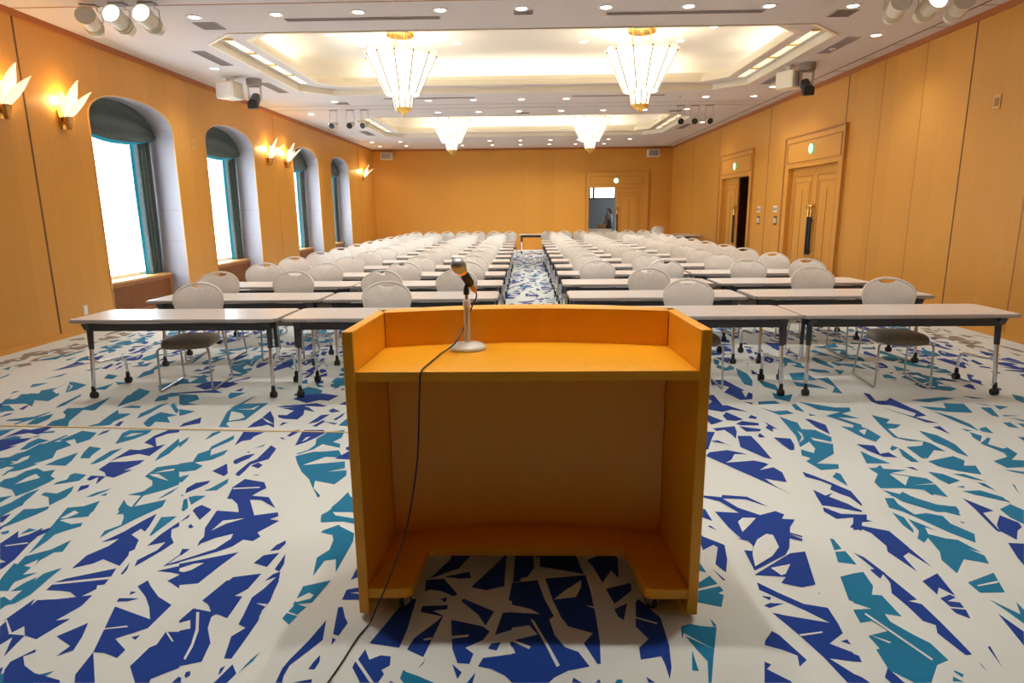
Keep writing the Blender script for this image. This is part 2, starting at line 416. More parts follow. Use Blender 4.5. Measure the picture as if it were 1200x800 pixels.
for q, c in enumerate(COF):
    x0, x1, y0, y1, ch = c['o']; i = c['i']
    mb = MB(); mb.prism(octo(x0 - .05, x1 + .05, y0 - .05, y1 + .05, ch), HS, HS + .03, 'Z', holes=[octo(i[0] - .012, i[1] + .012, i[2] - .012, i[3] + .012, i[4])])
    o = struct(mb.build('ceiling_step_%d' % (q + 1), 'ceil'))
    # upstand moulding round the coffer mouth: two cream fillets
    n_tr[0] += 1
    mb = MB()
    prof = [(.0, HS - .012), (.0, HS + .045), (.022, HS + .055), (.022, HS + .085), (.075, HS + .165), (.095, HS + .17), (.095, HS + .03), (.05, HS - .012)]
    vs = []; fs = []
    for off, z in prof: vs += [(p[0], p[1], z) for p in octo(i[0] - off, i[1] + off, i[2] - off, i[3] + off, i[4])]
    for r in range(len(prof)):
        r2 = (r + 1) % len(prof)
        for k in range(8): fs.append((r * 8 + k, r * 8 + (k + 1) % 8, r2 * 8 + (k + 1) % 8, r2 * 8 + k))
    mb.add(vs, fs)
    struct(mb.build('trim_%d' % n_tr[0], 'cream'))
    # outer moulding on the lower edge of the step
    n_tr[0] += 1
    mb = MB(); mb.prism(octo(x0 - .035, x1 + .035, y0 - .035, y1 + .035, ch), H - .014, H + .001, 'Z', holes=[octo(x0, x1, y0, y1, ch)])
    struct(mb.build('trim_%d' % n_tr[0], 'cream'))
    # vault above the cove
    e = .42; I = octo(i[0] - e, i[1] + e, i[2] - e, i[3] + e, i[4] + .25)
    mb = MB(); n = len(I)
    d = .22; T = octo(i[0] - e + d, i[1] + e - d, i[2] - e + d, i[3] + e - d, i[4] + .25)
    rows = [[(p[0], p[1], HS + .03) for p in I], [(p[0], p[1], HC - .22) for p in I]]
    for k in range(1, 6):
        t = pi / 2 * k / 5
        rows.append([(a[0] + (b_[0] - a[0]) * (1 - cos(t)), a[1] + (b_[1] - a[1]) * (1 - cos(t)), HC - .22 + .22 * sin(t)) for a, b_ in zip(I, T)])
    vs = [p for r in rows for p in r]
    fs = [(r * n + k, r * n + (k + 1) % n, (r + 1) * n + (k + 1) % n, (r + 1) * n + k) for r in range(len(rows) - 1) for k in range(n)]
    fs.append(tuple((len(rows) - 1) * n + k for k in range(n)))
    mb.add(vs, fs); struct(mb.build('ceiling_vault_%d' % (q + 1), 'coffer', smooth=True))
    # cove tubes hidden behind the upstand (real lamps of the room)
    mid = (i[0] + i[1]) / 2; zt = HS + .10; g = .22
    sides = {'long side beside the entrance wall': [(i[1] + g, i[2] + .5, zt), (i[1] + g, i[3] - .5, zt)], 'long side beside the windows': [(i[0] - g, i[2] + .5, zt), (i[0] - g, i[3] - .5, zt)],
             'rear side': [(i[0] + .6, i[3] + g, zt), (i[1] - .6, i[3] + g, zt)], 'front side': [(i[0] + .6, i[2] - g, zt), (i[1] - .6, i[2] - g, zt)]}
    for nm, path in sides.items():
        mb = MB(); mb.tube(path, .02, 8); o = mb.build('cove_tube', 'cove_lamp', smooth=True)
        tag(o, 'warm cove tube on the %s of the %s coffer' % (nm, ['front', 'rear'][q]), 'light tube', 'cove tubes')
    # slot lamps in the step along both long sides
    for s, xx in (('window side', x0 + .17), ('entrance side', x1 - .17)):
        L = (y1 - y0 - 2 * ch - .25) / 4
        for k in range(4):
            ya = y0 + ch + .12 + k * L
            t = thing('slot_light', 'slim warm slot lamp, %s of the %s coffer, %s from the lectern' % (s, ['front', 'rear'][q], ORD[k]), 'ceiling light', (xx, ya, HS), 0, 'slot lamps')
            mb = MB(); mb.box(-.06, .03, -.008, .06, L - .03, .002); mb.build('diffuser', 'slot_lamp', t)
            mb = MB(); mb.box(-.085, -.03, -.02, .085, .03, .002); mb.build('divider', 'gold', t)

# ceiling joints and the panelled strip along the right wall
trim([(XL + .03, 7.80, H - .003, XR - .3, 7.825, H)], 'seam')
trim([(XL + .03, 15.02, H - .003, XR - .3, 15.04, H)], 'vent')
trim([(XL + .03, 15.54, H - .003, XR - .3, 15.57, H)], 'vent')
trim([(5.44, YF, H - .004, 5.462, YB - .03, H)], 'groove')
trim([(5.462, 7.4 + .92 * k, H - .004, XR - .03, 7.414 + .92 * k, H) for k in range(0, 19)], 'seam')

# ------------------------------------------------------------------ windows with radiator covers and curtains
WHERE = ['first window from the lectern end', 'second window from the lectern end', 'third window from the lectern end', 'window nearest the back wall']
for q, (a, b_) in enumerate(WINS):
    xg = XL - .64
    mb = MB(); mb.prism([(a, .53)] + arch(a, b_) + [(b_, .53)], xg - .015, xg + .03, 'X',
                        holes=[[(a + .06, .60), (b_ - .06, .60), (b_ - .06, 2.93), (a + .06, 2.93)]])
    w = struct(mb.build('window_%d' % (q + 1), 'white'))
    mb = MB(); mb.box(xg, a + .05, .59, xg + .008, b_ - .05, 2.94); mb.build('pane', 'pane', w)
    # radiator cover: honey top board and a lattice front
    c = thing('radiator_cover', 'red-brown lattice radiator cover with honey top below the %s' % WHERE[q], 'radiator cover', (XL, (a + b_) / 2, 0), 0, 'radiator covers')
    hw = (b_ - a) / 2 - .004
    mb = MB(); mb.box(-.64, -hw, .515, -.285, hw, .55, .004); mb.build('top_board', 'sill', c)
    mb = MB(); mb.box(-.34, -hw, .0, -.30, -hw + .09, .515).box(-.34, hw - .09, 0, -.30, hw, .515).box(-.34, -hw + .09, .46, -.30, hw - .09, .515).box(-.34, -hw + .09, 0, -.30, hw - .09, .07)
    mb.build('frame', 'lattice', c)
    mb = MB()
    z = .085
    while z < .455: mb.box(-.328, -hw + .085, z, -.306, hw - .085, z + .014); z += .028
    yy = -hw + .2
    while yy < hw - .1: mb.box(-.330, yy, .06, -.312, yy + .012, .47); yy += .09
    mb.build('lattice', 'lattice', c)
    mb = MB(); mb.box(-.40, -hw + .05, .02, -.36, hw - .05, .50); mb.build('backing', 'groove', c)
    # two drapes and a swagged valance
    for side in (0, 1):
        yc = (a + .012) if side == 0 else (b_ - .012)
        sg = 1 if side == 0 else -1
        nm = 'lectern side of the' if side == 0 else 'far side of the'
        t = thing('curtain', 'dark green curtain with teal lining, %s %s' % (nm, WHERE[q]), 'curtain', (XL, yc, .552), 0, 'window curtains')
        W = .40
        def drape(u, v, off=0., W=W, sg=sg):
            z = v * 2.36
            amp = .035 + .01 * sin(u * 9)
            return (-.455 + off + amp * sin(u * 2 * pi * 3.5 + .5 * sin(v * 3)) - .02 * (1 - v), sg * (u * W * (1 - .12 * (1 - v) + .06 * sin(v * pi))), z)
        mb = MB(); mb.grid(lambda u, v: drape(u, v, .012), 42, 10); mb.build('drape', 'curtain', t, smooth=True)
        mb = MB(); mb.grid(lambda u, v: drape(.12 + .98 * u, v, -.020), 42, 10)
        mb.build('lining', 'lining', t, smooth=True)
    t = thing('valance', 'dark green swag valance in the arch of the %s' % WHERE[q], 'curtain', (XL, (a + b_) / 2, 2.64), 0, 'window valances')
    hw = (b_ - a) / 2 - .001
    top = arch(-hw, hw, ZS + .004, ZP + .004)
    def val(u, v, off=0.):
        y = -hw + 2 * hw * u
        k = min(range(len(top)), key=lambda j: abs(top[j][0] - y)); zt = top[k][1]
        # interpolate the arch
        for j in range(len(top) - 1):
            if top[j][0] <= y <= top[j + 1][0] and top[j + 1][0] > top[j][0]:
                f = (y - top[j][0]) / (top[j + 1][0] - top[j][0]); zt = top[j][1] * (1 - f) + top[j + 1][1] * f; break
        zb = 2.80 - .13 * (1 - (2 * u - 1) ** 2)
        z = zb + (zt - zb) * v
        return (-.36 + off + .025 * sin(v * 14 + 3 * (2 * u - 1) ** 2) + .05 * (1 - v), y, z - 2.64)
    mb = MB(); mb.grid(lambda u, v: val(u, v), 30, 14); mb.build('swag', 'curtain', t, smooth=True)
    mb = MB(); mb.grid(lambda u, v: (lambda p: (p[0] - .03, p[1], p[2]))(val(u, v * .16 - .07)), 30, 3); mb.build('lining', 'lining', t, smooth=True)

# ------------------------------------------------------------------ doors
def leaf_mb(w, h, th=.045, sx=1):
    """door leaf in local x (0..w, or 0..-w) and z, room face at y=0: routed panel fillets and a centre joint"""
    mb = MB()
    def B(xa, ya, za, xb, yb, zb): mb.box(min(sx * xa, sx * xb), ya, za, max(sx * xa, sx * xb), yb, zb)
    B(0, 0, .012, w, th, h)
    mb.mat(1)
    def frame(x0, z0, x1, z1, t=.013, d=.009):
        B(x0, -d, z0, x0 + t, 0, z1); B(x1 - t, -d, z0, x1, 0, z1); B(x0 + t, -d, z1 - t, x1 - t, 0, z1); B(x0 + t, -d, z0, x1 - t, 0, z0 + t)
    frame(.11, .12, w - .11, h - .17); frame(.20, .22, w - .20, h - .29)
    mb.mat(2); B(w / 2 - .006, -.004, .25, w / 2 + .006, 0, h - .45); mb.mat(0)
    return mb
def door_pull(leaf, hx):
    """brass rose, knob and collar above a black pull bar"""
    h = MB(); h.lathe([(0, 0), (.05, 0), (.05, .01), (.02, .015), (.018, .05), (.045, .062), (.05, .08), (.035, .1), (0, .104)], (hx, 0, 1.57), 14, Matrix.Rotation(pi / 2, 3, 'X'))
    h.tube([(hx, -.055, 1.36), (hx, -.055, 1.53)], .020, 10); h.build('handle', 'brass', leaf, smooth=True)
    h = MB(); h.tube([(hx, -.055, .62), (hx, -.055, 1.37)], .027, 10)
    for z in (.68, 1.30): h.tube([(hx, 0, z), (hx, -.055, z)], .012, 8)
    h.build('pull_bar', 'black', leaf, smooth=True)
def door_set(name, y0, y1, top, x, far_leaf_open, near_leaf_open, lab):
    """door in the right-hand wall: frame, transom board, two leaves"""
    root = bpy.data.objects.new(name, None); COL.objects.link(root); root['kind'] = 'structure'
    fo = .235; zt = 3.02
    mb = MB()
    P = .035
    mb.box(x - P, y0 - fo, 0, x, y0 - .004, zt); mb.box(x - P, y1 + .004, 0, x, y1 + fo, zt)
    mb.box(x - P, y0 - .004, top + .004, x, y1 + .004, zt)
    mb.mat(1)
    def fillet(ya, yb, za, zb, t=.016, d=.012):
        mb.box(x - P - d, ya, za, x - P, ya + t, zb); mb.box(x - P - d, yb - t, za, x - P, yb, zb)
        mb.box(x - P - d, ya + t, zb - t, x - P, yb - t, zb); mb.box(x - P - d, ya + t, za, x - P, yb - t, za + t)
    fillet(y0 - .10, y1 + .10, top + .10, zt - .13)
    mb.box(x - P - .02, y0 - fo, zt - .03, x - P, y1 + fo, zt)
    mb.box(x - P - .02, y0 - fo, 0, x - P, y0 - fo + .04, zt); mb.box(x - P - .02, y1 + fo - .04, 0, x - P, y1 + fo, zt)
    mb.build('door_frame', ['door_wood', 'seam'], root)
    w = (y1 - y0) / 2 - .004
    for far, opened in ((1, far_leaf_open), (0, near_leaf_open)):
        sx = 1 if far else -1
        o = leaf_mb(w, top - .006, sx=sx).build('door_leaf', ['door_wood', 'seam', 'groove'], root)
        o.location = (x + .07, y1 if far else y0, 0); o.rotation_euler = (0, 0, -pi / 2 + sx * opened)
        door_pull(o, sx * (w - .055))
    return root
door_set('door_1', D1[0], D1[1], D1[2], XR, 0, 0, '')
door_set('door_2', D2[0], D2[1], D2[2], XR, 0, radians(97), '')
# dark corridor behind the right-hand doors
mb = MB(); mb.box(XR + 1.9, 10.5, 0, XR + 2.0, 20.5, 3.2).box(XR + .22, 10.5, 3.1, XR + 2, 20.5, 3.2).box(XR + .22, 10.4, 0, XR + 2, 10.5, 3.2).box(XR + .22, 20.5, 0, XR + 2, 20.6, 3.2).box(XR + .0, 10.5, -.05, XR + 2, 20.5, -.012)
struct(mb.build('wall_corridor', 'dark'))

# back door: right leaf shut, left leaf swung into the next room
root = bpy.data.objects.new('door_3', None); COL.objects.link(root); root['kind'] = 'structure'
x0, x1, zt = DB[0], DB[1], 3.0
mb = MB(); P = .035
mb.box(x0 - .09, YB - P, 0, x0 - .004, YB, zt); mb.box(x1 + .004, YB - P, 0, x1 + .22, YB, zt); mb.box(x0 - .004, YB - P, DB[2] + .004, x1 + .004, YB, zt)
mb.mat(1)
for (a, b_, c, d) in ((x0 + .05, x1 - .02, 2.5, 2.515), (x0 + .05, x1 - .02, 2.80, 2.815), (x0 - .12, x1 + .22, zt - .02, zt)): mb.box(a, YB - P - .012, c, b_, YB - P, d)
for (a, c, d) in ((x0 + .04, 2.5, 2.815), (x1 - .03, 2.5, 2.815), (x1 + .20, 0, zt), (x0 - .12, 0, zt)): mb.box(a, YB - P - .012, c, a + .016, YB - P, d)
mb.build('door_frame', ['door_wood', 'seam'], root)
w = (x1 - x0) / 2 - .004
mb = leaf_mb(w, DB[2] - .006); o = mb.build('door_leaf', ['door_wood', 'seam', 'groove'], root); o.location = (x1 - w, YB + .06, 0)
door_pull(o, .055)
mb = leaf_mb(w, DB[2] - .006); o = mb.build('door_leaf', ['door_wood', 'seam', 'groove'], root); o.location = (x0, YB + .13, 0); o.rotation_euler = (0, 0, radians(96))

# the next room: grey walls, a high lit window, a counter
RB = 29.2
mb = MB(); mb.box(.5, RB, 0, 7.5, RB + .1, 3.2).box(.4, YB + .2, 0, .5, RB, 3.2).box(7.5, YB + .2, 0, 7.6, RB, 3.2).box(.4, YB + .2, 3.1, 7.6, RB, 3.2)
struct(mb.build('wall_next_room', 'grey_wall'))
mb = MB(); mb.box(.5, YB - .01, -.02, 7.5, RB, -.003); struct(mb.build('floor_next_room', 'vent'))
mb = MB(); mb.prism([(2.86, 2.00), (4.10, 2.00), (4.10, 2.60), (2.86, 2.60)], RB - .04, RB - .002, 'Y', holes=[[(2.92, 2.06), (3.02, 2.06), (3.02, 2.54), (2.92, 2.54)], [(3.12, 2.06), (4.00, 2.06), (4.00, 2.54), (3.12, 2.54)]])
w5 = struct(mb.build('window_5', 'charcoal'))
for a, b_ in ((2.92, 3.02), (3.12, 4.00)):
    mb = MB(); mb.box(a, RB - .02, 2.06, b_, RB - .01, 2.54); mb.build('pane', 'transom', w5)
light('next_room_lamp', 'AREA', (4.4, 27.4, 3.05), 10, (.92, .96, 1), shape='RECTANGLE', size=1.2, size_y=.6)
# ------------------------------------------------------------------ lectern
L = thing('lectern', 'wide honey-wood lectern on casters with raised curved back rim', 'lectern', (0, 2.2, 0))
def arc_pts(xa, ya, yc, n=14):           # bowed line from (-xa,ya) through (0,yc) to (xa,ya)
    return [(xa * (2 * k / n - 1), ya + (yc - ya) * (1 - (2 * k / n - 1) ** 2)) for k in range(n + 1)]
LX = 0.0
for s in (-1, 1):
    mb = MB(); mb.prism([(s * .660, 0), (s * .620, 0), (s * .597, .50), (s * .637, .50)], .022, 1.15, 'Z')
    bmo = mb.build('side_panel', 'lect_wood', L)
    md = bmo.modifiers.new('soft edge', 'BEVEL'); md.width = .004; md.segments = 2
inn = arc_pts(.5965, .425, .515); out = arc_pts(.637, .50, .640)
mb = MB(); mb.prism(inn + out[::-1], .05, 1.15, 'Z'); mb.build('back_panel', 'lect_wood', L)
mb = MB(); e = arc_pts(.5985, .424, .514); mb.prism([(-.6185, .003), (.6185, .003)] + e[::-1], .965, 1.0, 'Z')
so = mb.build('shelf', 'lect_wood', L); md = so.modifiers.new('soft edge', 'BEVEL'); md.width = .003; md.segments = 2
def rounded(pts, r, n=5):
    outp = []
    k = len(pts)
    for i in range(k):
        a, b_, c = Vector(pts[i - 1]), Vector(pts[i][:2]), Vector(pts[(i + 1) % k])
        rr = r[i]
        if rr <= 0: outp.append(tuple(b_)); continue
        p1 = b_ + (a - b_).normalized() * rr; p2 = b_ + (c - b_).normalized() * rr
        for q in range(n + 1):
            t = q / n; outp.append(tuple((1 - t) ** 2 * p1 + 2 * t * (1 - t) * b_ + t * t * p2))
    return outp
u = [(-.6185, .004), (-.455, .004), (-.425, .315), (.425, .315), (.455, .004), (.6185, .004), (.602, .42), (-.602, .42)]
poly = rounded(u, [0, .035, .03, .03, .035, 0, 0, 0])
# bow the rear edge to the back panel
poly = [p for p in poly if p[1] < .41] + [p for p in arc_pts(.597, .424, .514)][::-1]
mb = MB(); mb.prism(poly, .088, .128, 'Z'); mb.build('base_board', 'lect_wood', L)
def caster_mb(z0=.088, r=.03, w=.022):
    mb = MB(); mb.box(-.022, -.022, z0 - .006, .022, .022, z0); mb.box(-.018, -.012, .022, -.013, .022, z0 - .004).box(.013, -.012, .022, .018, .022, z0 - .004)
    return mb
def wheel_mb(r=.03, w=.022):
    mb = MB(); mb.lathe([(0, -w / 2), (r * .9, -w / 2), (r, -w / 4), (r, w / 4), (r * .9, w / 2), (0, w / 2)], (0, .01, r + .001), 16, Matrix.Rotation(pi / 2, 3, 'Y')); return mb
for x, y in ((-.50, .07), (.50, .07), (-.52, .38), (.52, .38)):
    c = caster_mb().build('caster', 'steel', L); c.location = (x, y, 0); c.rotation_euler = (0, 0, .5 * (1 if x > 0 else -1))
    wheel_mb().build('wheel', 'rubber', c, smooth=True)

# ------------------------------------------------------------------ microphone on its stand
ST = thing('microphone_stand', 'pale grey desk microphone stand with round base on the lectern shelf', 'microphone stand', (-.245, 2.59, 1.0008))
mb = MB(); mb.lathe([(0, 0), (.079, 0), (.080, .006), (.077, .013), (.066, .020), (.030, .027), (.016, .030), (0, .030)], seg=36); mb.build('base', 'mic_grey', ST, smooth=True)
mb = MB(); mb.lathe([(0, .028), (.0125, .028), (.0125, .185), (.012, .188), (0, .188)], seg=16); mb.build('pole', 'mic_grey', ST, smooth=True)
mb = MB(); mb.lathe([(.012, .174), (.0165, .177), (.0165, .202), (.013, .208), (.008, .210), (0, .210)], seg=16); mb.build('collar', 'white', ST, smooth=True)
mb = MB(); mb.tube([(0, 0, .205), (0, 0, .236)], .007, 10); mb.build('inner_rod', 'steel', ST, smooth=True)
axis = Vector((-.30, -.70, .65)).normalized()
cpos = Vector((.006, 0, .290))
dn = Vector((0, 0, -1)); dn = (dn - axis * dn.dot(axis)).normalized()
mb = MB(); mb.tube([(0, 0, .230), (0, -.003, .252), (0, -.010, .264), cpos + dn * .0222], [.0125, .0115, .007, .003], 12)
mb.tube([cpos - axis * .028, cpos + axis * .03], .0188, 16, caps=False); mb.build('clip', 'black', ST, smooth=True)
MI = thing('microphone', 'black handheld microphone with silver ball head clipped in the stand', 'microphone', (-.239, 2.59, 1.2908))
q = Vector((0, 0, 1)).rotation_difference(axis).to_matrix()
mb = MB(); mb.lathe([(0, -.032), (.0125, -.030), (.016, .045), (.017, .05), (0, .05)], (0, 0, 0), 16, q); mb.build('body', 'black', MI, smooth=True)
mb = MB(); mb.lathe([(0, -.092), (.0075, -.090), (.0085, -.078), (.0115, -.074), (.0125, -.036), (.0115, -.0315), (0, -.0315)], (0, 0, 0), 16, q); mb.build('tail', 'mic_bronze', MI, smooth=True)
mb = MB(); mb.lathe([(.016, .045), (.0215, .055), (.0235, .066), (.0225, .070), (0, .070)], (0, 0, 0), 18, q); mb.build('collar', 'brass', MI, smooth=True)
mb = MB(); mb.lathe([(.0205, .066), (.0275, .078), (.0300, .094), (.0285, .110), (.021, .123), (.010, .129), (0, .130)], (0, 0, 0), 22, q); mb.build('head', 'mic_mesh', MI, smooth=True)
# cable: from the plug down behind the pole, across the shelf, over the edge, along the floor to the camera
w0 = Vector((-.239, 2.59, 1.2908)) - axis * .096
cp = [w0, w0 - axis * .012 + Vector((-.003, 0, -.012)), (-.222, 2.664, 1.185), (-.240, 2.650, 1.14), (-.262, 2.622, 1.085), (-.292, 2.545, 1.036), (-.322, 2.520, 1.0125), (-.342, 2.480, 1.0066), (-.353, 2.40, 1.0062), (-.372, 2.26, 1.0062), (-.376, 2.204, 1.0078), (-.380, 2.190, .994), (-.384, 2.190, .95), (-.388, 2.190, .90), (-.405, 2.186, .66), (-.455, 2.184, .40), (-.525, 2.182, .20), (-.585, 2.178, .065), (-.612, 2.16, .008), (-.637, 2.08, .006), (-.66, 1.94, .006), (-.70, 1.75, .006), (-.76, 1.5, .006)]
def spline(pts, n=8):
    pts = [Vector(p) for p in pts]; out = []
    for i in range(len(pts) - 1):
        a = pts[i - 1] if i else pts[i]; b_, c = pts[i], pts[i + 1]; d = pts[i + 2] if i + 2 < len(pts) else c
        for k in range(n):
            t = k / n
            out.append(.5 * ((2 * b_) + (c - a) * t + (2 * a - 5 * b_ + 4 * c - d) * t * t + (3 * b_ - a - 3 * c + d) * t ** 3))
    out.append(pts[-1]); return out
mb = MB(); mb.tube(spline(cp), .0032, 8)
tag(mb.build('microphone_cable', 'cab', smooth=True), 'thin black microphone cable hanging over the lectern edge to the floor', 'cable')

# ------------------------------------------------------------------ folding table on casters
def make_table():
    t = thing('folding_table', '', 'table')
    mb = MB(); W, Dp = 1.775, .60
    bm = bmesh.new(); bmesh.ops.create_cube(bm, size=1)
    for v in bm.verts: v.co = Vector((v.co.x * W, Dp / 2 + v.co.y * Dp, .685 + v.co.z * .030))
    bmesh.ops.bevel(bm, geom=[e for e in bm.edges if abs(e.verts[0].co.z - e.verts[1].co.z) > .01], offset=.025, segments=4, affect='EDGES')
    bmesh.ops.bevel(bm, geom=[e for e in bm.edges if abs(e.verts[0].co.z - e.verts[1].co.z) < 1e-4 and len(e.link_faces) == 2 and any(abs(f.normal.z) > .9 for f in e.link_faces) and any(abs(f.normal.z) < .2 for f in e.link_faces)], offset=.006, segments=2, affect='EDGES')
    mb.bm(bm)
    o = mb.build('tabletop', ['tabletop', 'tabedge'], t)
    for p in o.data.polygons:
        if abs(p.normal.z) < .8: p.material_index = 1
    mb = MB(); mb.box(-.76, .075, .590, .76, .105, .652, .006); mb.box(-.80, .09, .652, -.70, .50, .669, 0); mb.box(.70, .09, .652, .80, .50, .669, 0)
    mb.box(-.70, .28, .640, .70, .32, .668)
    mb.build('crossbar', 'charcoal', t)
    for s in (-1, 1):
        x = s * .775
        mb = MB(); mb.tube([(x, .120, .60), (x + s * .012, .070, .085)], .0165, 12)
        mb.tube(bend([(x + s * .040, .150, .62), (x + s * .045, .150, .33), (x + s * .045, .20, .285), (x + s * .030, .560, .255), (x + s * .030, .575, .10)], .06), .0125, 10)
        lg = mb.build('leg', 'chrome', t, smooth=True)
        mb = MB(); mb.tube([(x, .124, .655), (x + s * .0045, .104, .43)], [.024, .021], 12); mb.tube([(x + s * .040, .150, .655), (x + s * .0435, .150, .43)], .0165, 10)
        mb.prism([(.05, .655), (.24, .655), (.19, .60), (.085, .60)], x - .03, x + .03, 'X'); mb.build('sleeve', 'charcoal', lg, smooth=True)
        for cx, cy in ((x + s * .013, .066), (x + s * .030, .575)):
            mb = MB(); mb.lathe([(0, .055), (.016, .055), (.018, .075), (.014, .11), (0, .11)], (cx, cy, 0), 10)
            for dx in (-.014, .014):
                mb.lathe([(0, -.010), (.027, -.010), (.0295, -.004), (.0295, .004), (.027, .010), (0, .010)], (cx + dx, cy, .030), 14, Matrix.Rotation(pi / 2, 3, 'Y'))
            mb.build('caster', 'rubber', lg, smooth=True)
    return t
TAB = make_table(); tused = []
ROW0, PITCH = 5.14, 1.145
def row_y(r): return ROW0 + PITCH * r
TX = {'l': [(-2.965, -1.165), (-2.975, -1.165)], 'r': [(1.37, 3.165), (1.34, 3.165)]}
SIDE = {'l': 'window side', 'r': 'door side'}
ROWN = ['front row', 'second row', 'third row', 'fourth row', 'fifth row', 'sixth row', 'seventh row', 'eighth row', 'ninth row', 'tenth row', 'eleventh row', 'twelfth row']
for r in range(12):
    for sd in 'lr':
        xs = TX[sd][0 if r == 0 else 1]
        for k, x in enumerate(xs):
            aisle = (k == 1) if sd == 'l' else (k == 0)
            lab = 'grey folding table on casters, %s of the %s, %s' % ('aisle end' if aisle else 'wall end', ROWN[r], SIDE[sd])
            jx = random.uniform(-.012, .012); jy = random.uniform(-.012, .012) if r else 0
            place(TAB, tused, (x + jx, row_y(r) + jy, 0), random.uniform(-.004, .004), lab, 'folding tables in rows')
place(TAB, tused, (.66, 22.9, 0), 0, 'folding table standing alone across the end of the aisle', 'folding tables against the walls')
place(TAB, tused, (XR - .64, 21.5, 0), -pi / 2, 'folding table standing lengthwise against the door wall near the back corner', 'folding tables against the walls')

# ------------------------------------------------------------------ banquet chair, seat towards -y
def back_outline(n=96, inset=0.):
    """front view of the backrest (x, z): arched head, tapering to a rounded foot"""
    pts = []
    a, zc = .226 - inset, .775
    for k in range(n // 2 + 1):               # arched head, left to right
        t = pi - pi * k / (n // 2); pts.append((a * cos(t), zc + (.142 - inset) * sin(t)))
    zb = .505 + inset
    hb = .168 - inset
    for k in range(1, 9): f = k / 8; pts.append((a + (hb - a) * f ** 1.2, zc + (zb + .04 - zc) * f))
    for k in range(1, 8): f = k / 8; pts.append((hb - 2 * hb * f, zb + .04 - .045 * sin(pi * f)))
    for k in range(0, 8): f = 1 - k / 8; pts.append((-(a + (hb - a) * f ** 1.2), zc + (zb + .04 - zc) * f))
    return pts
def back_y(x, z): return .232 + (z - .5) * .175 - 1.1 * x * x      # rake and wrap
def make_chair():
    t = thing('banquet_chair', '', 'chair')
    # seat pad: rounded trapezoid, domed
    mb = MB(); n = 40; rings = []
    def out(th, s=1.):
        c, sn = cos(th), sin(th); e = 3.6
        x = math.copysign(abs(c) ** (2 / e), c); y = math.copysign(abs(sn) ** (2 / e), sn)
        w = .226 - .022 * (y + 1) / 2
        return (x * w * s, -.012 + y * .225 * s)
    lv = [(.93, .402), (1., .412), (1.01, .432), (.985, .452), (.90, .466), (.6, .474), (.25, .476)]
    vs = []
    for s, z in lv:
        for k in range(n):
            x, y = out(2 * pi * k / n, s); vs.append((x, y, z + (-.018 * max(0, (-y - .12)) / .12 if y < -.12 else 0)))
    fs = [(r * n + k, r * n + (k + 1) % n, (r + 1) * n + (k + 1) % n, (r + 1) * n + k) for r in range(len(lv) - 1) for k in range(n)]
    fs += [tuple(range(n))[::-1], tuple((len(lv) - 1) * n + k for k in range(n))]
    mb.add(vs, fs); mb.build('seat', 'seat_fab', t, smooth=True)
    # back pad: padded on both faces, with a dip below the hand hole
    mb = MB(); O = back_outline(inset=.010); cz = .69
    def dip(x, z):
        if z > .80 and abs(x) < .080: return z - .036 * (1 - (abs(x) / .080) ** 3)
        return z
    O = [(x, dip(x, z)) for x, z in O]; n = len(O)
    vs = []; S = [1., .97, .88, .7, .45, .2]
    for side in (1, -1):
        for s in S:
            th = .008 + .020 * (1 - s ** 5)
            for x, z in O:
                xx, zz = x * s, cz + (z - cz) * s
                vs.append((xx, back_y(xx, zz) + side * th, zz))
    R = len(S); fs = []
    for sidx in range(2):
        o = sidx * R * n
        for r in range(R - 1):
            for k in range(n): fs.append((o + r * n + k, o + r * n + (k + 1) % n, o + (r + 1) * n + (k + 1) % n, o + (r + 1) * n + k))
        fs.append(tuple(o + (R - 1) * n + k for k in range(n)))
    for k in range(n): fs.append((k, (k + 1) % n, R * n + (k + 1) % n, R * n + k))
    mb.add(vs, fs); mb.build('backrest', 'back_fab', t, smooth=True)
    mb = MB(); mb.tube([(x, back_y(x, z), z) for x, z in back_outline()], .0115, 8, closed=True)
    mb.build('back_frame', 'frame_white', t, smooth=True)
    mb = MB()
    mb.tube(bend([(-.20, -.20, .398), (.20, -.20, .398), (.185, .19, .398), (-.185, .19, .398), (-.20, -.2, .398)], .03), .009, 8); mb.build('seat_frame', 'steel', t, smooth=True)
    for s in (-1, 1):
        mb = MB(); x = s * .218
        mb.tube(bend([(s * .20, -.205, .400), (x, -.215, .385), (x + s * .008, -.232, .012), (x + s * .008, .265, .012), (x - s * .012, .20, .40), (s * .186, back_y(.18, .56), .575)], .035), .0095, 8)
        mb.build('leg', 'steel', t, smooth=True)
    return t
CH = make_chair(); cused = []
ROWN = ['front row', 'second row', 'third row', 'fourth row', 'fifth row', 'sixth row', 'seventh row', 'eighth row', 'ninth row', 'tenth row', 'eleventh row', 'twelfth row']
SEATS = {}
for r in range(12):
    if r == 0: SEATS[r] = {'l': [-3.06, -1.30], 'r': [1.50, 3.31]}
    elif r == 1: SEATS[r] = {'l': [-3.42, -2.61, -1.59, -.77], 'r': [1.38, 3.15]}
    else: SEATS[r] = {'l': [-3.40, -2.60, -1.57, -.77], 'r': [.92, 1.79, 2.85, 3.59]}
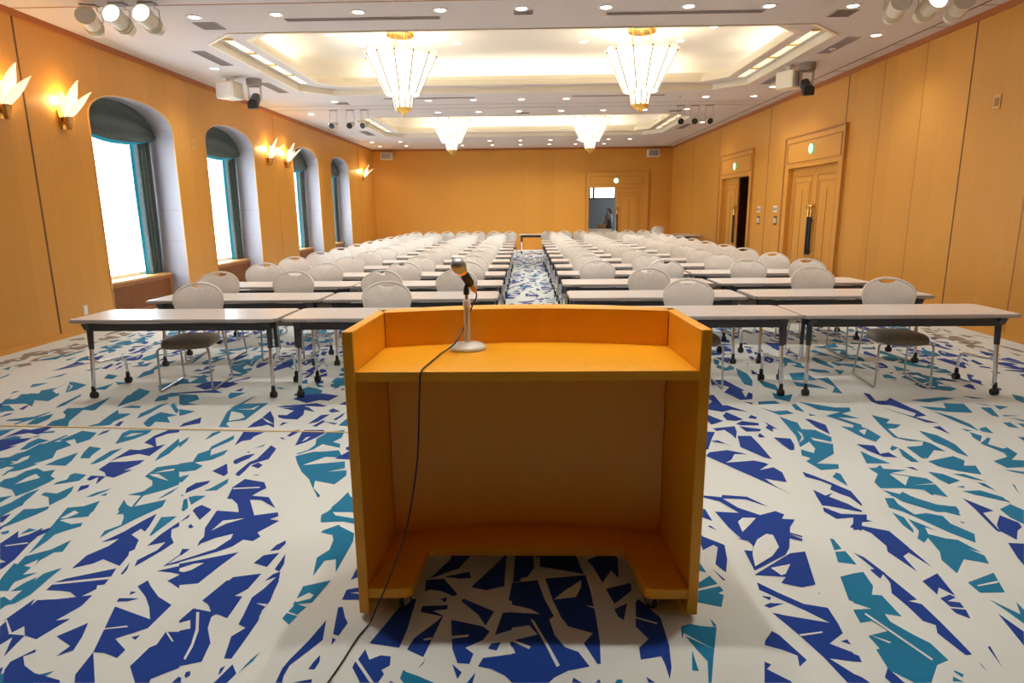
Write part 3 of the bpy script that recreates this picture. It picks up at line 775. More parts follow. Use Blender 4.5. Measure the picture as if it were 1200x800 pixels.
for r in range(12):
    for sd in 'lr':
        xs = SEATS[r][sd]; n = len(xs)
        for k, x in enumerate(xs):
            pos = k if sd == 'l' else n - 1 - k           # 0 = wall end
            if n == 2: pn = 'wall-side chair of two' if pos == 0 else 'aisle-side chair of two'
            else: pn = ['chair at the wall end', 'chair second from the wall', 'chair second from the aisle', 'chair at the aisle end'][pos]
            lab = 'cream banquet %s, %s from the lectern, %s' % (pn, ROWN[r], SIDE[sd])
            j = (random.uniform(-.015, .015), random.uniform(-.02, .02)) if r else (0, 0)
            rz = random.uniform(-.05, .05) if r else {-3.06: .10, -1.30: 0, 1.50: -.03, 3.31: -.12}[x]
            place(CH, cused, (x + j[0], row_y(r) + .475 + j[1], 0), rz, lab, 'banquet chairs at the tables')
for k in range(7):
    place(CH, cused, (-.49 - .487 * k, 19.62 + random.uniform(-.03, .03), 0), random.uniform(-.01, .01), 'spare cream chair in the last line without tables, %s from the aisle, window side' % ORD[k], 'spare chairs behind the last tables')
for k in range(7):
    place(CH, cused, (.72 + .487 * k, 19.60 + random.uniform(-.03, .03), 0), random.uniform(-.01, .01), 'spare cream chair in the last line without tables, %s from the aisle, door side' % ORD[k], 'spare chairs behind the last tables')
place(CH, cused, (4.97, 24.4, 0), pi, 'lone cream banquet chair against the back wall in the door-side corner', 'lone chair')

# ------------------------------------------------------------------ next room: counter goods and a person
t = thing('service_table', 'table under a white cloth just beyond the open back door', 'table', (3.05, 26.6, 0))
mb = MB(); mb.box(-.5, -.25, .74, .5, .25, .76, .004); mb.build('tabletop', 'tabletop', t)
mb = MB()
per = []
for (x, y) in ((-.505, -.255), (.505, -.255), (.505, .255), (-.505, .255)): per.append((x, y))
def cloth(u, v):
    k = int(u * 4) % 4; f = u * 4 - int(u * 4); a = per[k]; b_ = per[(k + 1) % 4]
    x, y = a[0] + (b_[0] - a[0]) * f, a[1] + (b_[1] - a[1]) * f
    g = 1 + .05 * (1 - v) * (1 + sin(u * 70)) / 2
    return (x * g, y * g, .05 + .715 * v)
mb.grid(cloth, 80, 4); mb.add([(-.505, -.255, .765), (.505, -.255, .765), (.505, .255, .765), (-.505, .255, .765)], [(0, 1, 2, 3)]); mb.build('tablecloth', 'cloth', t, smooth=True)
mb = MB(); mb.box(-.16, -.12, 0, .16, .12, .18, .006).box(-.165, -.02, .05, .165, .02, .182)
tag(mb.build('carton', 'card', loc=(3.16, 26.62, .766)), 'brown carton on the white-clothed table beyond the back door', 'box')
mb = MB(); mb.lathe([(0, 0), (.08, 0), (.085, .02), (.085, .30), (.07, .34), (.03, .36), (.03, .40), (0, .40)], seg=14)
tag(mb.build('urn', 'black', loc=(3.47, 26.62, .766), smooth=True), 'dark drinks urn beside the carton beyond the back door', 'urn')

PR = thing('person', 'person in a pale shirt and dark trousers, dark tied hair, beyond the open back door', 'person', (3.52, 27.2, 0), radians(-60))
PR.scale = (1.0, 1.0, .96)
def skin_body(name, verts, edges, mat, parent, levels=1):
    me = bpy.data.meshes.new(name); me.from_pydata([v[:3] for v in verts], edges, [])
    o = bpy.data.objects.new(name, me); COL.objects.link(o); o.parent = parent
    md = o.modifiers.new('skin', 'SKIN'); sv = me.skin_vertices[0] if me.skin_vertices else None
    if sv is None:
        bm = bmesh.new(); bm.from_mesh(me); bm.verts.layers.skin.verify(); bm.to_mesh(me); bm.free(); sv = me.skin_vertices[0]
    for i, v in enumerate(verts): r = v[3]; sv.data[i].radius = (r, v[4] if len(v) > 4 else r)
    sv.data[0].use_root = True
    sd = o.modifiers.new('sub', 'SUBSURF'); sd.levels = levels; sd.render_levels = levels
    me.materials.append(M[mat]); return o
# local: facing -y, height 1.60
bv = [(0, 0, .92, .125, .10), (0, 0, 1.08, .115, .09), (0, -.01, 1.25, .135, .095), (0, -.01, 1.36, .09, .07), (0, -.01, 1.41, .045), (0, -.03, 1.47, .052, .06), (0, -.035, 1.54, .070, .082), (0, -.03, 1.60, .05, .06)]
be = [(k, k + 1) for k in range(7)]
def limb(start, pts):
    i = start
    for p in pts: bv.append(p); be.append((i, len(bv) - 1)); i = len(bv) - 1
    return i
for s in (-1, 1):
    limb(0, [(s * .09, 0, .85, .085), (s * .095, -.01, .48, .058), (s * .10, .03, .09, .036), (s * .10, -.09, .035, .034)])
    w = limb(3, [(s * .16, -.01, 1.335, .048), (s * .215, -.02, 1.08, .038), (s * .16, -.22, .98, .029), (s * .145, -.29, .975, .027, .018)])
    for k, (dx, ln) in enumerate(((-.024, .075), (-.008, .085), (.008, .08), (.023, .065))):
        limb(w, [(s * .145 + dx, -.325, .972, .009), (s * .145 + dx * 1.1, -.325 - ln * .55, .962, .0085), (s * .145 + dx * 1.1, -.325 - ln * .85, .94, .007)])
    limb(w, [(s * .145 - s * .03, -.29, .965, .010), (s * .145 - s * .045, -.325, .955, .008)])
skin_body('body', bv, be, 'skin', PR, 2)
cvs = [(0, 0, .90, .155, .125), (0, 0, 1.08, .135, .108), (0, -.01, 1.25, .152, .112), (0, -.01, 1.355, .10, .082)]
ce = [(0, 1), (1, 2), (2, 3)]
for s in (-1, 1):
    i = len(cvs); cvs += [(s * .165, -.01, 1.335, .062), (s * .218, -.02, 1.08, .052), (s * .175, -.16, 1.005, .044)]; ce += [(3, i), (i, i + 1), (i + 1, i + 2)]
skin_body('shirt', cvs, ce, 'shirt', PR, 2)
cvs = [(0, 0, .90, .140, .115), (0, .0, .96, .132, .108)]; ce = [(0, 1)]
for s in (-1, 1):
    i = len(cvs); cvs += [(s * .09, 0, .82, .102), (s * .095, -.01, .48, .075), (s * .10, .03, .10, .062)]; ce += [(0, i), (i, i + 1), (i + 1, i + 2)]
skin_body('trousers', cvs, ce, 'trousers', PR, 2)
mb = MB()
for r0, (cx, cy, cz), sc in ((.098, (0, -.012, 1.565), (1, 1.12, 1.02)), (.05, (0, .11, 1.50), (.8, .9, 1.5))):
    bm = bmesh.new(); bmesh.ops.create_uvsphere(bm, u_segments=16, v_segments=10, radius=r0)
    for v in bm.verts:
        v.co = Vector((v.co.x * sc[0], v.co.y * sc[1], v.co.z * sc[2]))
        if r0 > .09 and v.co.y < -.03 and v.co.z < .045: v.co.y = -.03
        v.co += Vector((cx, cy, cz))
    mb.bm(bm)
mb.build('hair', 'hair', PR, smooth=True)
mb = MB()
bm = bmesh.new(); bmesh.ops.create_cone(bm, cap_ends=True, segments=8, radius1=.013, radius2=.004, depth=.03)
for v in bm.verts: v.co = Vector((v.co.x, -.122 + v.co.y, 1.535 + v.co.z))
mb.bm(bm); mb.build('nose', 'skin', PR, smooth=True)
CARPET = '''
T -4463 5180 -4454 5362 -4179 5359 -4134 5280 -4177 5177 -4263 5178 -4133 4977 -4307 5091 -4451 5030 -4479 5064
T -4433 5009 -4356 5008 -4189 4865 -4249 4846 -4266 4807
T -3896 4921 -3933 5024 -3959 5241 -3970 5333 -3931 5286 -3879 5003
T -3760 4822 -3794 4920 -3670 4939 -3637 5246 -3528 4878 -3539 4858 -3628 4879 -3544 4598 -3469 4477 -3640 4468 -3680 4599 -3638 4671 -3680 4745
C -3543 4605 -3626 4867 -3511 4781 -3459 4687
T -4061 4602 -4054 4638 -3908 4710 -3868 4842 -3857 4803 -3869 4636 -3907 4514 -3933 4531 -3918 4601
T -3819 4513 -3867 4672 -3806 4784 -3745 4653 -3745 4530
T -3324 4475 -3278 4543 -3314 4704 -3340 4876 -3272 4779 -3168 4778 -3170 4666 -3184 4577 -3162 4508 -3204 4485
T -3397 4944 -3519 5281 -3482 5373 -3373 5372 -3344 5234 -3330 5145 -3368 5081
T -3174 5100 -3224 5255 -3169 5369 -3101 5368 -3050 5275 -3118 5231 -3082 5142
T -3347 4936 -3303 4997 -3202 4975 -3190 4914
T -3046 4647 -3095 4777 -3074 4994 -3032 5077 -3022 4776
T -2929 4541 -2966 4683 -2952 4814 -2770 4736 -2823 4682 -2729 4556 -2856 4575 -2830 4472 -2849 4455
T -2972 4993 -2975 5055 -2820 4851 -2802 4774
B -3118 4484 -3137 4577 -3113 4594 -3071 4474
B -3108 4265 -3121 4359 -3090 4398 -3077 4343
T -3926 4397 -3843 4413 -3816 4332 -3808 4254
T -3757 4193 -3715 4269 -3642 4253 -3610 4119 -3613 4020
T -3455 3991 -3504 4133 -3497 4221 -3387 4176 -3417 4103 -3414 4005
T -3394 3846 -3422 3937 -3372 4005 -3374 4089 -3311 4131 -3278 4175 -3158 4082 -3207 3936 -3258 3884 -3309 3897 -3349 3833
T -3608 4337 -3493 4378 -3473 4336 -3580 4315
T -3580 4237 -3522 4283 -3524 4243
T -3322 4176 -3300 4266 -3290 4376 -3151 4334 -3106 4198 -3141 4110 -3224 4205 -3257 4160
T -3375 4117 -3345 4282 -3323 4282 -3326 4123
T -3428 3796 -3358 3808 -3308 3722 -3317 3674 -3327 3674
T -3084 3733 -3070 3819 -3017 3949 -2961 3807 -2939 3721 -3045 3733
T -2933 3844 -2981 3949 -3016 4059 -2909 4025 -2899 3948 -2889 3896 -2869 3844
T -2800 3744 -2810 3831 -2815 3975 -2764 4024 -2759 3921 -2752 3818 -2770 3757
T -2865 4100 -2955 4326 -2939 4390 -2770 4389 -2757 4309 -2790 4202 -2853 4115
C -2885 4233 -2879 4310 -2799 4325 -2839 4263
B -2701 3793 -2698 4002 -2628 3988 -2506 4098 -2493 3881 -2587 3921 -2665 3869
B -2686 3661 -2693 3781 -2614 3788 -2485 3817 -2480 3743 -2517 3649 -2467 3660 -2510 3537 -2571 3559 -2617 3615
B -2661 3515 -2671 3570 -2571 3559 -2556 3441 -2610 3548 -2628 3494
B -2597 3340 -2632 3420 -2592 3441 -2573 3400
B -2676 4128 -2685 4262 -2647 4388 -2568 4388 -2542 4339 -2613 4308 -2648 4216 -2528 4028 -2603 4085
T -2406 3792 -2445 3920 -2475 4215 -2403 4084 -2385 3920
T -3160 3473 -3168 3516 -3130 3549 -3136 3639 -3096 3685 -3022 3639 -2863 3526 -2859 3473 -2881 3350 -2910 3281 -3003 3370 -3108 3410
C -3043 3441 -3047 3538 -3034 3593 -2963 3537 -3014 3473
T -2810 3431 -2814 3473 -2781 3515 -2810 3581 -2801 3608 -2707 3581 -2692 3494 -2751 3462 -2799 3441
T -2778 3301 -2781 3334 -2701 3320 -2672 3420 -2635 3350 -2614 3272 -2632 3170 -2713 3272
B -2865 3117 -2853 3143 -2829 3170 -2846 3206 -2826 3257 -2783 3170 -2808 3108 -2843 3091
T -2491 3091 -2513 3144 -2434 3161 -2385 3225 -2336 3092
T -2498 3272 -2481 3330 -2424 3389 -2435 3340 -2466 3281
T -2433 3291 -2411 3330 -2394 3291
T -2280 3301 -2214 3349 -2209 3430 -2246 3493 -2330 3558 -2336 3695 -2260 3731 -2218 3743 -2054 3440 -2094 3369 -2179 3291 -2151 3162 -2162 3153 -2192 3291
C -2318 3585 -2266 3591 -2144 3489 -2284 3558
C -2301 3603 -2261 3648 -2208 3671 -2197 3644
T -2074 3244 -2060 3339 -2037 3409 -2037 3330 -2056 3272
T -3075 5321 -2901 5296 -2812 5161 -2853 5054 -2742 5011 -2871 4992 -2919 5034
T -2841 4891 -2674 4830 -2721 4736 -2747 4718
B -2604 4453 -2615 4538 -2566 4643 -2549 4679 -2488 4537 -2539 4503
T -2616 5270 -2633 5362 -2491 5360 -2517 5269 -2551 5171
T -2300 4445 -2408 4809 -2416 4906 -2409 5028 -2164 5046 -2172 4884 -2172 4604 -2285 4570 -2278 4518 -2215 4444
C -2293 4588 -2380 4828 -2269 4769 -2204 4676 -2227 4622
C -2366 4878 -2250 4893 -2214 4985 -2213 4865
T -2429 4906 -2381 5200 -2357 5267 -2374 5007
B -2080 4433 -2080 4551 -2065 4639 -2067 4836 -1966 4656 -1878 4432 -1955 4499 -1987 4465
C -2074 4675 -1979 4585 -1908 4509 -1976 4550
B -1999 5151 -1969 5284 -1945 5330 -1798 5328 -1631 5258 -1676 5104 -1760 5127 -1846 5043 -1953 5129
B -2060 4943 -2008 4970 -1860 5010 -1758 5042 -1644 4958 -1675 4939 -1806 4960 -1990 4922
B -1965 4729 -1893 4728 -1875 4842 -1995 4902 -1843 4961 -1779 4920 -1692 4802 -1796 4861 -1762 4727 -1771 4619 -1883 4637 -1938 4674
B -1851 4464 -1861 4549 -1815 4549
B -1654 4513 -1619 4726 -1553 4744 -1591 4564
B -1603 4463 -1567 4599 -1539 4581 -1566 4452
B -1595 4839 -1576 4898 -1492 4819 -1553 4781
B -1491 4616 -1444 4799 -1442 4688 -1463 4598
B -1539 4564 -1431 4529 -1444 4495
B -1556 4998 -1529 5081 -1504 5081 -1491 4989
T -1410 4478 -1392 4633 -1369 4615 -1327 4461
T -2269 4170 -2290 4322 -2253 4360 -2232 4337 -2249 4260 -2262 4199
T -2427 4127 -2415 4245 -2389 4156 -2373 4028
B -2010 4068 -2070 4346 -1911 4335 -1949 4242 -1945 4183 -1996 4153
T -2168 3841 -2188 3919 -2146 3985 -2164 4054 -2104 4274 -2074 4198 -2085 4139 -2137 3999 -2090 3892 -2019 3998 -2006 3905 -2042 3816 -2127 3772 -2150 3779
T -2225 3755 -2154 3786 -2052 3718 -2063 3648 -2126 3625 -2154 3625
B -1856 4011 -1803 4095 -1806 4053
B -1873 3944 -1862 3965 -1845 3939
B -1753 3827 -1758 4075 -1697 4011 -1675 3827 -1755 3741 -1748 3636 -1750 3557 -1783 3579 -1789 3624 -1781 3778
B -1882 3766 -1895 3815 -1860 3892 -1803 3923 -1808 3840 -1835 3790 -1852 3742
B -1745 3717 -1720 3770 -1674 3729 -1680 3675
B -1675 3575 -1632 3584 -1644 3568
B -1954 3636 -1915 3754 -1839 3602 -1842 3557
T -2071 3472 -2112 3547 -2067 3584 -2053 3472
B -1954 3320 -1982 3389 -1966 3461 -1894 3497 -1889 3450 -1924 3379
B -1964 3291 -1960 3306 -1946 3281
T -1863 3353 -1841 3389 -1799 3525 -1774 3461 -1792 3359
T -1911 3272 -1879 3291 -1819 3291 -1829 3244 -1844 3176 -1878 3225
T -1862 3109 -1922 3244 -1908 3257 -1844 3144 -1845 3101
B -1801 3109 -1803 3144 -1786 3176 -1708 3127 -1711 3092 -1788 3092
B -1718 3399 -1696 3518 -1559 3471 -1512 3389 -1535 3349 -1554 3291 -1452 3272 -1361 3136 -1479 3234 -1576 3244 -1564 3198 -1477 3092 -1541 3092 -1589 3180 -1639 3244 -1681 3253 -1709 3369
C -1711 3389 -1558 3405 -1552 3389 -1702 3373
B -1717 4256 -1706 4375 -1666 4388 -1664 4318 -1690 4241
B -1754 4226 -1738 4226 -1698 4190 -1725 4190
B -1589 4065 -1631 4318 -1631 4381 -1487 4380 -1461 4316 -1491 4225 -1542 4122
C -1568 4137 -1566 4225 -1539 4240 -1548 4171
T -1531 3916 -1473 3982 -1454 4079 -1482 4195 -1442 4341 -1332 4379 -1310 4223 -1347 4135 -1282 4092 -1267 4022 -1407 4093 -1437 3996 -1509 3911
T -1519 3877 -1424 3955 -1363 3955 -1261 3981 -1198 3851 -1315 3864 -1416 3728 -1166 3788 -1136 3680 -1231 3623 -1116 3646 -1095 3567 -1130 3439 -1262 3492 -1237 3388 -1166 3291 -1170 3262 -1252 3409 -1305 3513 -1389 3623 -1467 3765
B -1227 4022 -1206 4078 -1175 3981 -1210 3981
B -1199 3941 -1167 3954 -1123 3800 -1167 3863
T -1056 3136 -1022 3339 -942 3180 -918 3093 -1067 3093
T -2693 2919 -2739 3125 -2671 3133 -2625 3160 -2606 3125 -2622 3065 -2670 2958
B -2746 2974 -2800 3039 -2767 3073 -2737 2982
B -2574 2821 -2579 2888 -2529 2821 -2499 2851 -2477 2922 -2433 2814 -2427 2768 -2566 2757 -2572 2764
T -2659 2873 -2635 2896 -2610 2865 -2632 2850
B -2566 2757 -2427 2768 -2417 2736 -2385 2623 -2379 2548 -2383 2536 -2429 2591 -2408 2600 -2455 2623
C -2533 2743 -2443 2774 -2430 2763 -2520 2736
T -2357 2669 -2507 3125 -2433 3160 -2388 3224 -2325 3040 -2376 3031 -2428 3015 -2448 2998 -2356 2958 -2308 2974 -2292 2935 -2337 2889 -2366 2851 -2357 2793
C -2460 3015 -2446 3107 -2403 3082 -2426 3023
T -2328 2536 -2356 2649 -2279 2709 -2243 2800 -2207 2689 -2245 2683 -2259 2611 -2244 2561 -2272 2624 -2294 2579
T -2296 2431 -2309 2471 -2193 2516 -2216 2472 -2269 2398
T -2201 2371 -2189 2438 -2168 2480 -2139 2383
T -2207 2324 -2197 2334 -2141 2302 -2141 2244
T -2214 3116 -2260 3242 -2203 3178 -2162 3151 -2019 3242 -1992 3152 -2057 3007 -2079 2943 -2105 2882 -2114 2815 -2137 2889 -2092 2951 -2128 3032 -2158 3074 -2187 3062 -2194 3099
B -2080 2775 -2033 2882 -2004 2999 -1976 3074 -1935 2936 -1926 2882 -1964 2912 -1976 2852 -1908 2801 -1874 2711 -1887 2690 -1870 2658 -1856 2569 -1969 2625 -1993 2587 -2062 2547 -2069 2657 -2020 2744 -2012 2812
T -1881 2845 -1930 3035 -1852 3045 -1859 2952 -1870 2838
B -1833 2745 -1830 2860 -1806 2983 -1780 2936 -1802 2905 -1764 2831 -1718 2773 -1734 2704 -1784 2563 -1804 2619 -1762 2704 -1762 2780
B -2057 2438 -2031 2467 -1858 2550 -1840 2485 -2028 2444
B -2055 2381 -2058 2421 -1998 2431 -1837 2465 -1829 2423 -1857 2417 -1842 2390 -1878 2326 -1940 2368 -1993 2378
B -1809 2503 -1827 2600 -1803 2539 -1799 2500
B -1674 2348 -1681 2374 -1655 2369
B -1698 2301 -1702 2327 -1619 2325 -1651 2307
B -1663 2527 -1582 2570 -1546 2504 -1586 2516
B -1654 2564 -1633 2665 -1595 2595
B -1570 2452 -1543 2498 -1486 2395 -1540 2433
C -1641 2583 -1626 2652 -1605 2612
B -1669 3109 -1542 3091 -1588 3182 -1662 3259 -1556 3259 -1443 3056 -1331 3091 -1310 3047 -1342 3013 -1286 2996 -1350 2874 -1318 2835 -1338 2790 -1391 2805 -1415 2739 -1462 2696 -1598 2600 -1605 2614 -1488 2717 -1456 2812 -1467 2861 -1537 2819 -1581 2767 -1585 2738 -1600 2789 -1600 2834 -1639 2921
C -1591 2889 -1582 2995 -1478 3021 -1550 2962
B -1792 3100 -1787 3173 -1704 3118 -1709 3004
B -1803 2978 -1795 3073 -1781 3029
B -1736 2937 -1733 2962 -1702 2929 -1711 2913
B -1591 2587 -1362 2689 -1399 2550 -1425 2434 -1501 2422
C -1556 2524 -1567 2549 -1519 2588 -1479 2594 -1507 2536 -1532 2518
B -1631 2661 -1646 2716 -1608 2716 -1621 2657
B -1217 2699 -1208 2754 -1179 2798 -1168 2768 -1177 2711
B -1251 2595 -1232 2662 -1166 2683 -1177 2563
B -1134 2544 -1134 2676 -1108 2589 -1106 2526
B -1143 2453 -1126 2507 -1102 2526 -1087 2477 -1061 2308 -1073 2266 -1064 2221 -1132 2221 -1147 2334 -1123 2395 -1103 2483
B -1341 2315 -1294 2482 -1180 2511 -1190 2395 -1224 2344 -1190 2341 -1187 2221 -1259 2220 -1288 2259 -1304 2285 -1327 2306
T -1062 3146 -1019 3299 -964 3259 -917 3083
T -1078 3022 -1087 3065 -1053 3118 -1010 3056 -901 3022 -885 2963 -949 2988 -1064 2979
T -1031 2875 -1026 2898 -963 2955 -951 2938 -860 2867 -845 2784 -851 2521 -883 2630 -930 2616 -943 2490 -975 2643 -938 2712 -945 2799 -965 2851 -1009 2867
B -768 2461 -765 2565 -735 2491
B -766 2320 -766 2391 -714 2409 -685 2321
C -743 2366 -705 2373 -701 2359
B -2071 2167 -2056 2321 -2032 2263 -2003 2229 -1946 2215 -1934 2268 -1928 2215 -1979 2105 -2065 2186
B -2055 2140 -2057 2172 -1987 2100 -1990 2062
B -1789 2085 -1723 2165 -1689 2081 -1670 2007 -1711 1978 -1699 2031
B -1844 1905 -1856 1946 -1815 2013 -1803 1997 -1831 1974 -1790 1928 -1726 1891 -1610 1857 -1602 1845 -1799 1844
B -1866 1912 -1861 1920 -1830 1869
B -1551 1846 -1576 1885 -1590 1999 -1481 1847
B -1590 1999 -1684 2270 -1491 2189 -1540 2266 -1597 2336 -1677 2411 -1658 2456 -1619 2411 -1543 2337 -1456 2281 -1468 2135 -1557 2073 -1479 2012 -1482 1969 -1546 1996
C -1643 2129 -1558 2148 -1547 2139 -1636 2123
B -1697 2305 -1704 2325 -1618 2324 -1660 2310
B -1500 2082 -1474 2095 -1475 2066
B -1409 1927 -1397 2025 -1379 2041 -1386 2113 -1334 2114 -1229 1921 -1299 1866 -1293 1848 -1342 1848
C -1375 2109 -1324 2058 -1331 2057 -1383 2109
B -1216 1849 -1208 1881 -1190 1849
B -1370 2181 -1355 2259 -1253 2233 -1243 2224 -1254 2205 -1235 2137 -1182 2051 -1165 1952 -1234 1929
C -1361 2163 -1327 2183 -1300 2132 -1336 2118
C -1329 2233 -1317 2233 -1261 2119 -1236 2026 -1228 1959 -1238 1967 -1250 2042 -1277 2127
B -1345 2312 -1310 2457 -1185 2458 -1202 2392 -1228 2344 -1191 2339 -1187 2196 -1243 2224 -1278 2253 -1310 2287
B -1126 2160 -1141 2339 -1106 2392 -1100 2458 -1080 2459 -1062 2284 -1071 2239 -1057 2183 -1060 2069 -1065 1968 -1092 1968 -1121 2089 -1088 2139
C -1112 2293 -1064 2288 -1062 2269
B -1074 1886 -1082 1919 -1070 1932 -1069 1897
T -1007 1905 -993 1965 -975 2006 -983 1953
B -1190 1882 -1194 1900 -1181 1905 -1171 1885 -1179 1871
B -1204 1874 -1196 1874 -1185 1849 -1190 1849
B -860 1852 -863 1921 -853 1966 -818 2070 -790 2189 -767 2071 -799 2013 -842 1936 -844 1885 -837 1852
B -769 1918 -763 1955 -750 1990 -742 1955 -748 1918
B -801 1853 -740 1871 -737 1853
B -738 2105 -767 2270 -749 2273 -720 2204 -700 2172 -715 2095
B -725 2042 -735 2084 -718 2075
T -957 2325 -960 2415 -854 2460 -883 2300 -941 2289 -958 2284
C -961 2319 -918 2366 -894 2351 -898 2325 -951 2301
T -960 2240 -949 2294 -897 2270 -917 2221
T -968 2197 -963 2232 -913 2212 -927 2159
B -617 1930 -613 1964 -600 1945 -583 1880
B -587 2055 -518 2269 -479 2327 -458 2327 -461 2132 -471 2031
B -441 2022 -426 2083 -354 2184 -337 2214 -427 2242 -426 2279 -323 2287 -323 2259 -380 2250 -333 2218 -365 2036 -375 1982
C -390 2078 -360 2088 -358 2074 -386 2069
B -387 1922 -371 1956 -363 1982 -370 1947
B -431 2380 -440 2462 -364 2475 -292 2363 -305 2345 -359 2381 -411 2393
B -423 2475 -352 2633 -353 2777 -237 2778 -248 2700 -305 2556
B -365 2488 -257 2529 -245 2482 -289 2475
B -239 2412 -153 2570 -95 2686 -98 2419 -173 2390
B -273 2316 -262 2330 -133 2247 -162 2159 -197 2227
B -359 2327 -332 2339 -335 2304
B -298 2193 -172 2154 -144 2124 -166 2075 -229 2033 -196 2001 -206 1948 -249 1952 -276 2028
C -290 2094 -223 2104 -222 2092 -288 2079
B -267 1948 -229 1906 -241 1874
B -145 2029 -134 2057 -99 2064 -113 2018
B -123 2105 -99 2239 -28 2245 -27 2150
B -175 1936 -160 1979 -47 2002 -67 2062 -26 2081 -25 1860 -54 1859 -78 1891 -127 1924
B -77 2323 -66 2438 -29 2451 -28 2295 -63 2312
B -62 2445 -51 2716 -31 2716 -29 2457
B -617 1928 -594 2021 -566 1967 -531 1990 -493 1985 -486 1938 -511 1916 -498 1896 -509 1855 -571 1855
C -614 1976 -524 1855 -538 1855 -616 1961
B -472 1856 -467 1864 -454 1856
B -66 2464 0 2490 31 2557 25 2716 -55 2716 -59 2477
B 58 2571 57 2716 218 2717 248 2511 223 2524
B -66 2444 45 2464 70 2330 104 2219 85 2197 102 2106 136 2040 184 2013 217 1939 141 1918 92 1885 71 1860 -54 1859
C -63 2289 13 2261 50 2229 -62 2239
C -60 2145 6 2160 38 2106 -58 2071
C 10 2202 26 2186 83 2031 113 1943 101 1934 68 2040
C -52 2076 11 2039 5 2025 -58 2067
C -57 2039 -44 2002 -57 2002
B 78 2477 255 2504 265 2390 269 2230 268 2069 257 1952 245 1952 207 2059 247 2117 157 2156 133 2208 105 2318
C 108 2324 150 2378 233 2465 228 2415 201 2342
C 234 2285 275 2280 270 2265
B 274 2628 411 2718 414 2629 396 2479 372 2545 322 2446 298 2558
B 331 2403 443 2447 437 2391 353 2297
B 348 2264 405 2303 375 2194 355 2220
B 415 2158 441 2309 455 2332 521 2211 519 2052 502 1937 483 1880 483 1946 478 1993 402 1975 407 2038 450 2085
C 425 2215 501 2179 499 2169 423 2205
B 149 1861 156 1885 183 1861
B 229 1862 243 1878 247 1862
B 405 1891 431 1864 408 1863
B 1523 5218 1605 5239 1592 4944 1628 4944 1736 4769 1627 4827 1539 4771 1421 4848 1484 4965 1537 5047
B 1512 4679 1568 4771 1641 4590 1574 4556 1513 4574
B 1753 5305 1950 5280 1876 5106 1783 5086 1750 5215
B 1794 5044 1852 5002 1838 4962
B 1734 4695 1760 4641 1739 4596 1687 4624
B 1388 4772 1433 4644 1480 4557 1367 4473 1360 4627
B 1552 4489 1619 4556 1723 4504 1710 4454 1574 4455
B 1558 4439 1697 4374 1670 4327 1572 4321
B 1779 4537 1815 4373 1783 4389 1759 4311 1736 4405 1775 4454
B 1621 4236 1656 4290 1664 4212 1624 4200
B 1719 4205 1827 4181 1804 4062 1765 3968 1736 3968 1725 4091
B 1262 4330 1347 4313 1278 4164 1207 3984 1160 3958
B 1354 4392 1526 4439 1506 4328 1452 4178 1449 4267 1425 4360 1364 4335
B 1481 4237 1575 4236 1575 4091 1561 3816 1523 3841 1431 4023
B 1160 3867 1197 3931 1326 3970 1438 3899 1352 3900 1302 3805 1250 3756 1439 3792 1492 3756 1510 3732 1417 3640 1520 3685 1544 3606 1515 3467 1405 3520 1431 3406 1481 3300 1361 3520 1265 3686
B 1265 4135 1320 4150 1382 4023 1349 4079
T 1915 5042 2057 5061 2074 4979 1886 4961
T 1870 4882 1940 4786 2052 4803 2079 4729 1950 4693
T 2123 5300 2190 5210 2283 5253 2171 5039 2081 5125
T 2150 4958 2194 4978 2175 4765 2129 4822
T 1936 4658 1984 4553 2014 4518 1985 4372 2074 4355 2119 4203 2078 4117 1975 4204 1970 4146 2069 4075 1992 3902 1810 3743 1938 3730 1909 3661 1791 3639 1761 3779 1811 3827 1775 3877 1814 3981 1868 3915 1913 3994 1928 4118 1826 4021 1885 4234 1911 4453
C 1940 4341 1946 4279 1917 4175 1845 4090 1914 4204
B 2106 4603 2143 4586 2199 4467 2136 4262 2105 4403
T 2193 4728 2226 4673 2170 4673
T 2243 5039 2458 4876 2576 4875 2540 4780 2444 4725 2517 4600 2367 4636 2459 4465 2429 4400 2294 4672 2450 4762 2303 4820
T 2292 4434 2420 4384 2334 4216 2314 4307
B 1669 3617 1716 3551 1764 3467 1825 3347 1800 3182 1779 3272 1748 3309 1718 3367 1754 3426 1714 3488 1654 3540
T 1812 3540 1865 3605 1881 3583 1842 3416
B 1621 3367 1657 3290 1716 3328 1665 3272 1765 3113 1756 3096 1595 3173 1587 3190
B 2897 5290 2931 5245 2877 5052 2962 5051 3039 5134 3047 4989 3049 4870 3062 4793 3053 4665 2931 4631 3007 4720 2969 4832 2930 4930 2847 4951 2830 5032
B 2827 4892 2905 4721 3034 4493 2958 4511 2906 4685
B 2940 4413 3003 4428 2967 4257 2954 4334
T 2648 4687 2730 4581 2656 4496 2745 4463 2662 4383 2604 4383 2578 4245 2574 4200 2703 4128 2613 4128 2543 4200 2580 4399
T 2400 4465 2455 4384 2465 4216 2375 4115 2337 4187 2313 4292
C 2373 4338 2447 4368 2367 4246
B 2223 4074 2328 4046 2288 3901 2355 3926 2362 3838 2280 3850 2239 3953
T 2186 3953 2214 3851 2266 3741 2119 3742
T 2401 3992 2446 4045 2462 4005 2393 3952
T 2462 4005 2470 3952 2454 3764 2408 3765 2409 3862
T 2797 4335 2820 4304 2865 4243 2876 4071 2819 3848 2790 3912 2790 4030 2764 4113 2782 4258
T 2523 4018 2642 4044 2703 4128 2727 4085 2731 3938 2671 3964 2546 3825 2509 3825
T 2517 3776 2729 3861 2750 3787 2690 3705 2762 3705 2705 3571 2602 3626 2529 3694
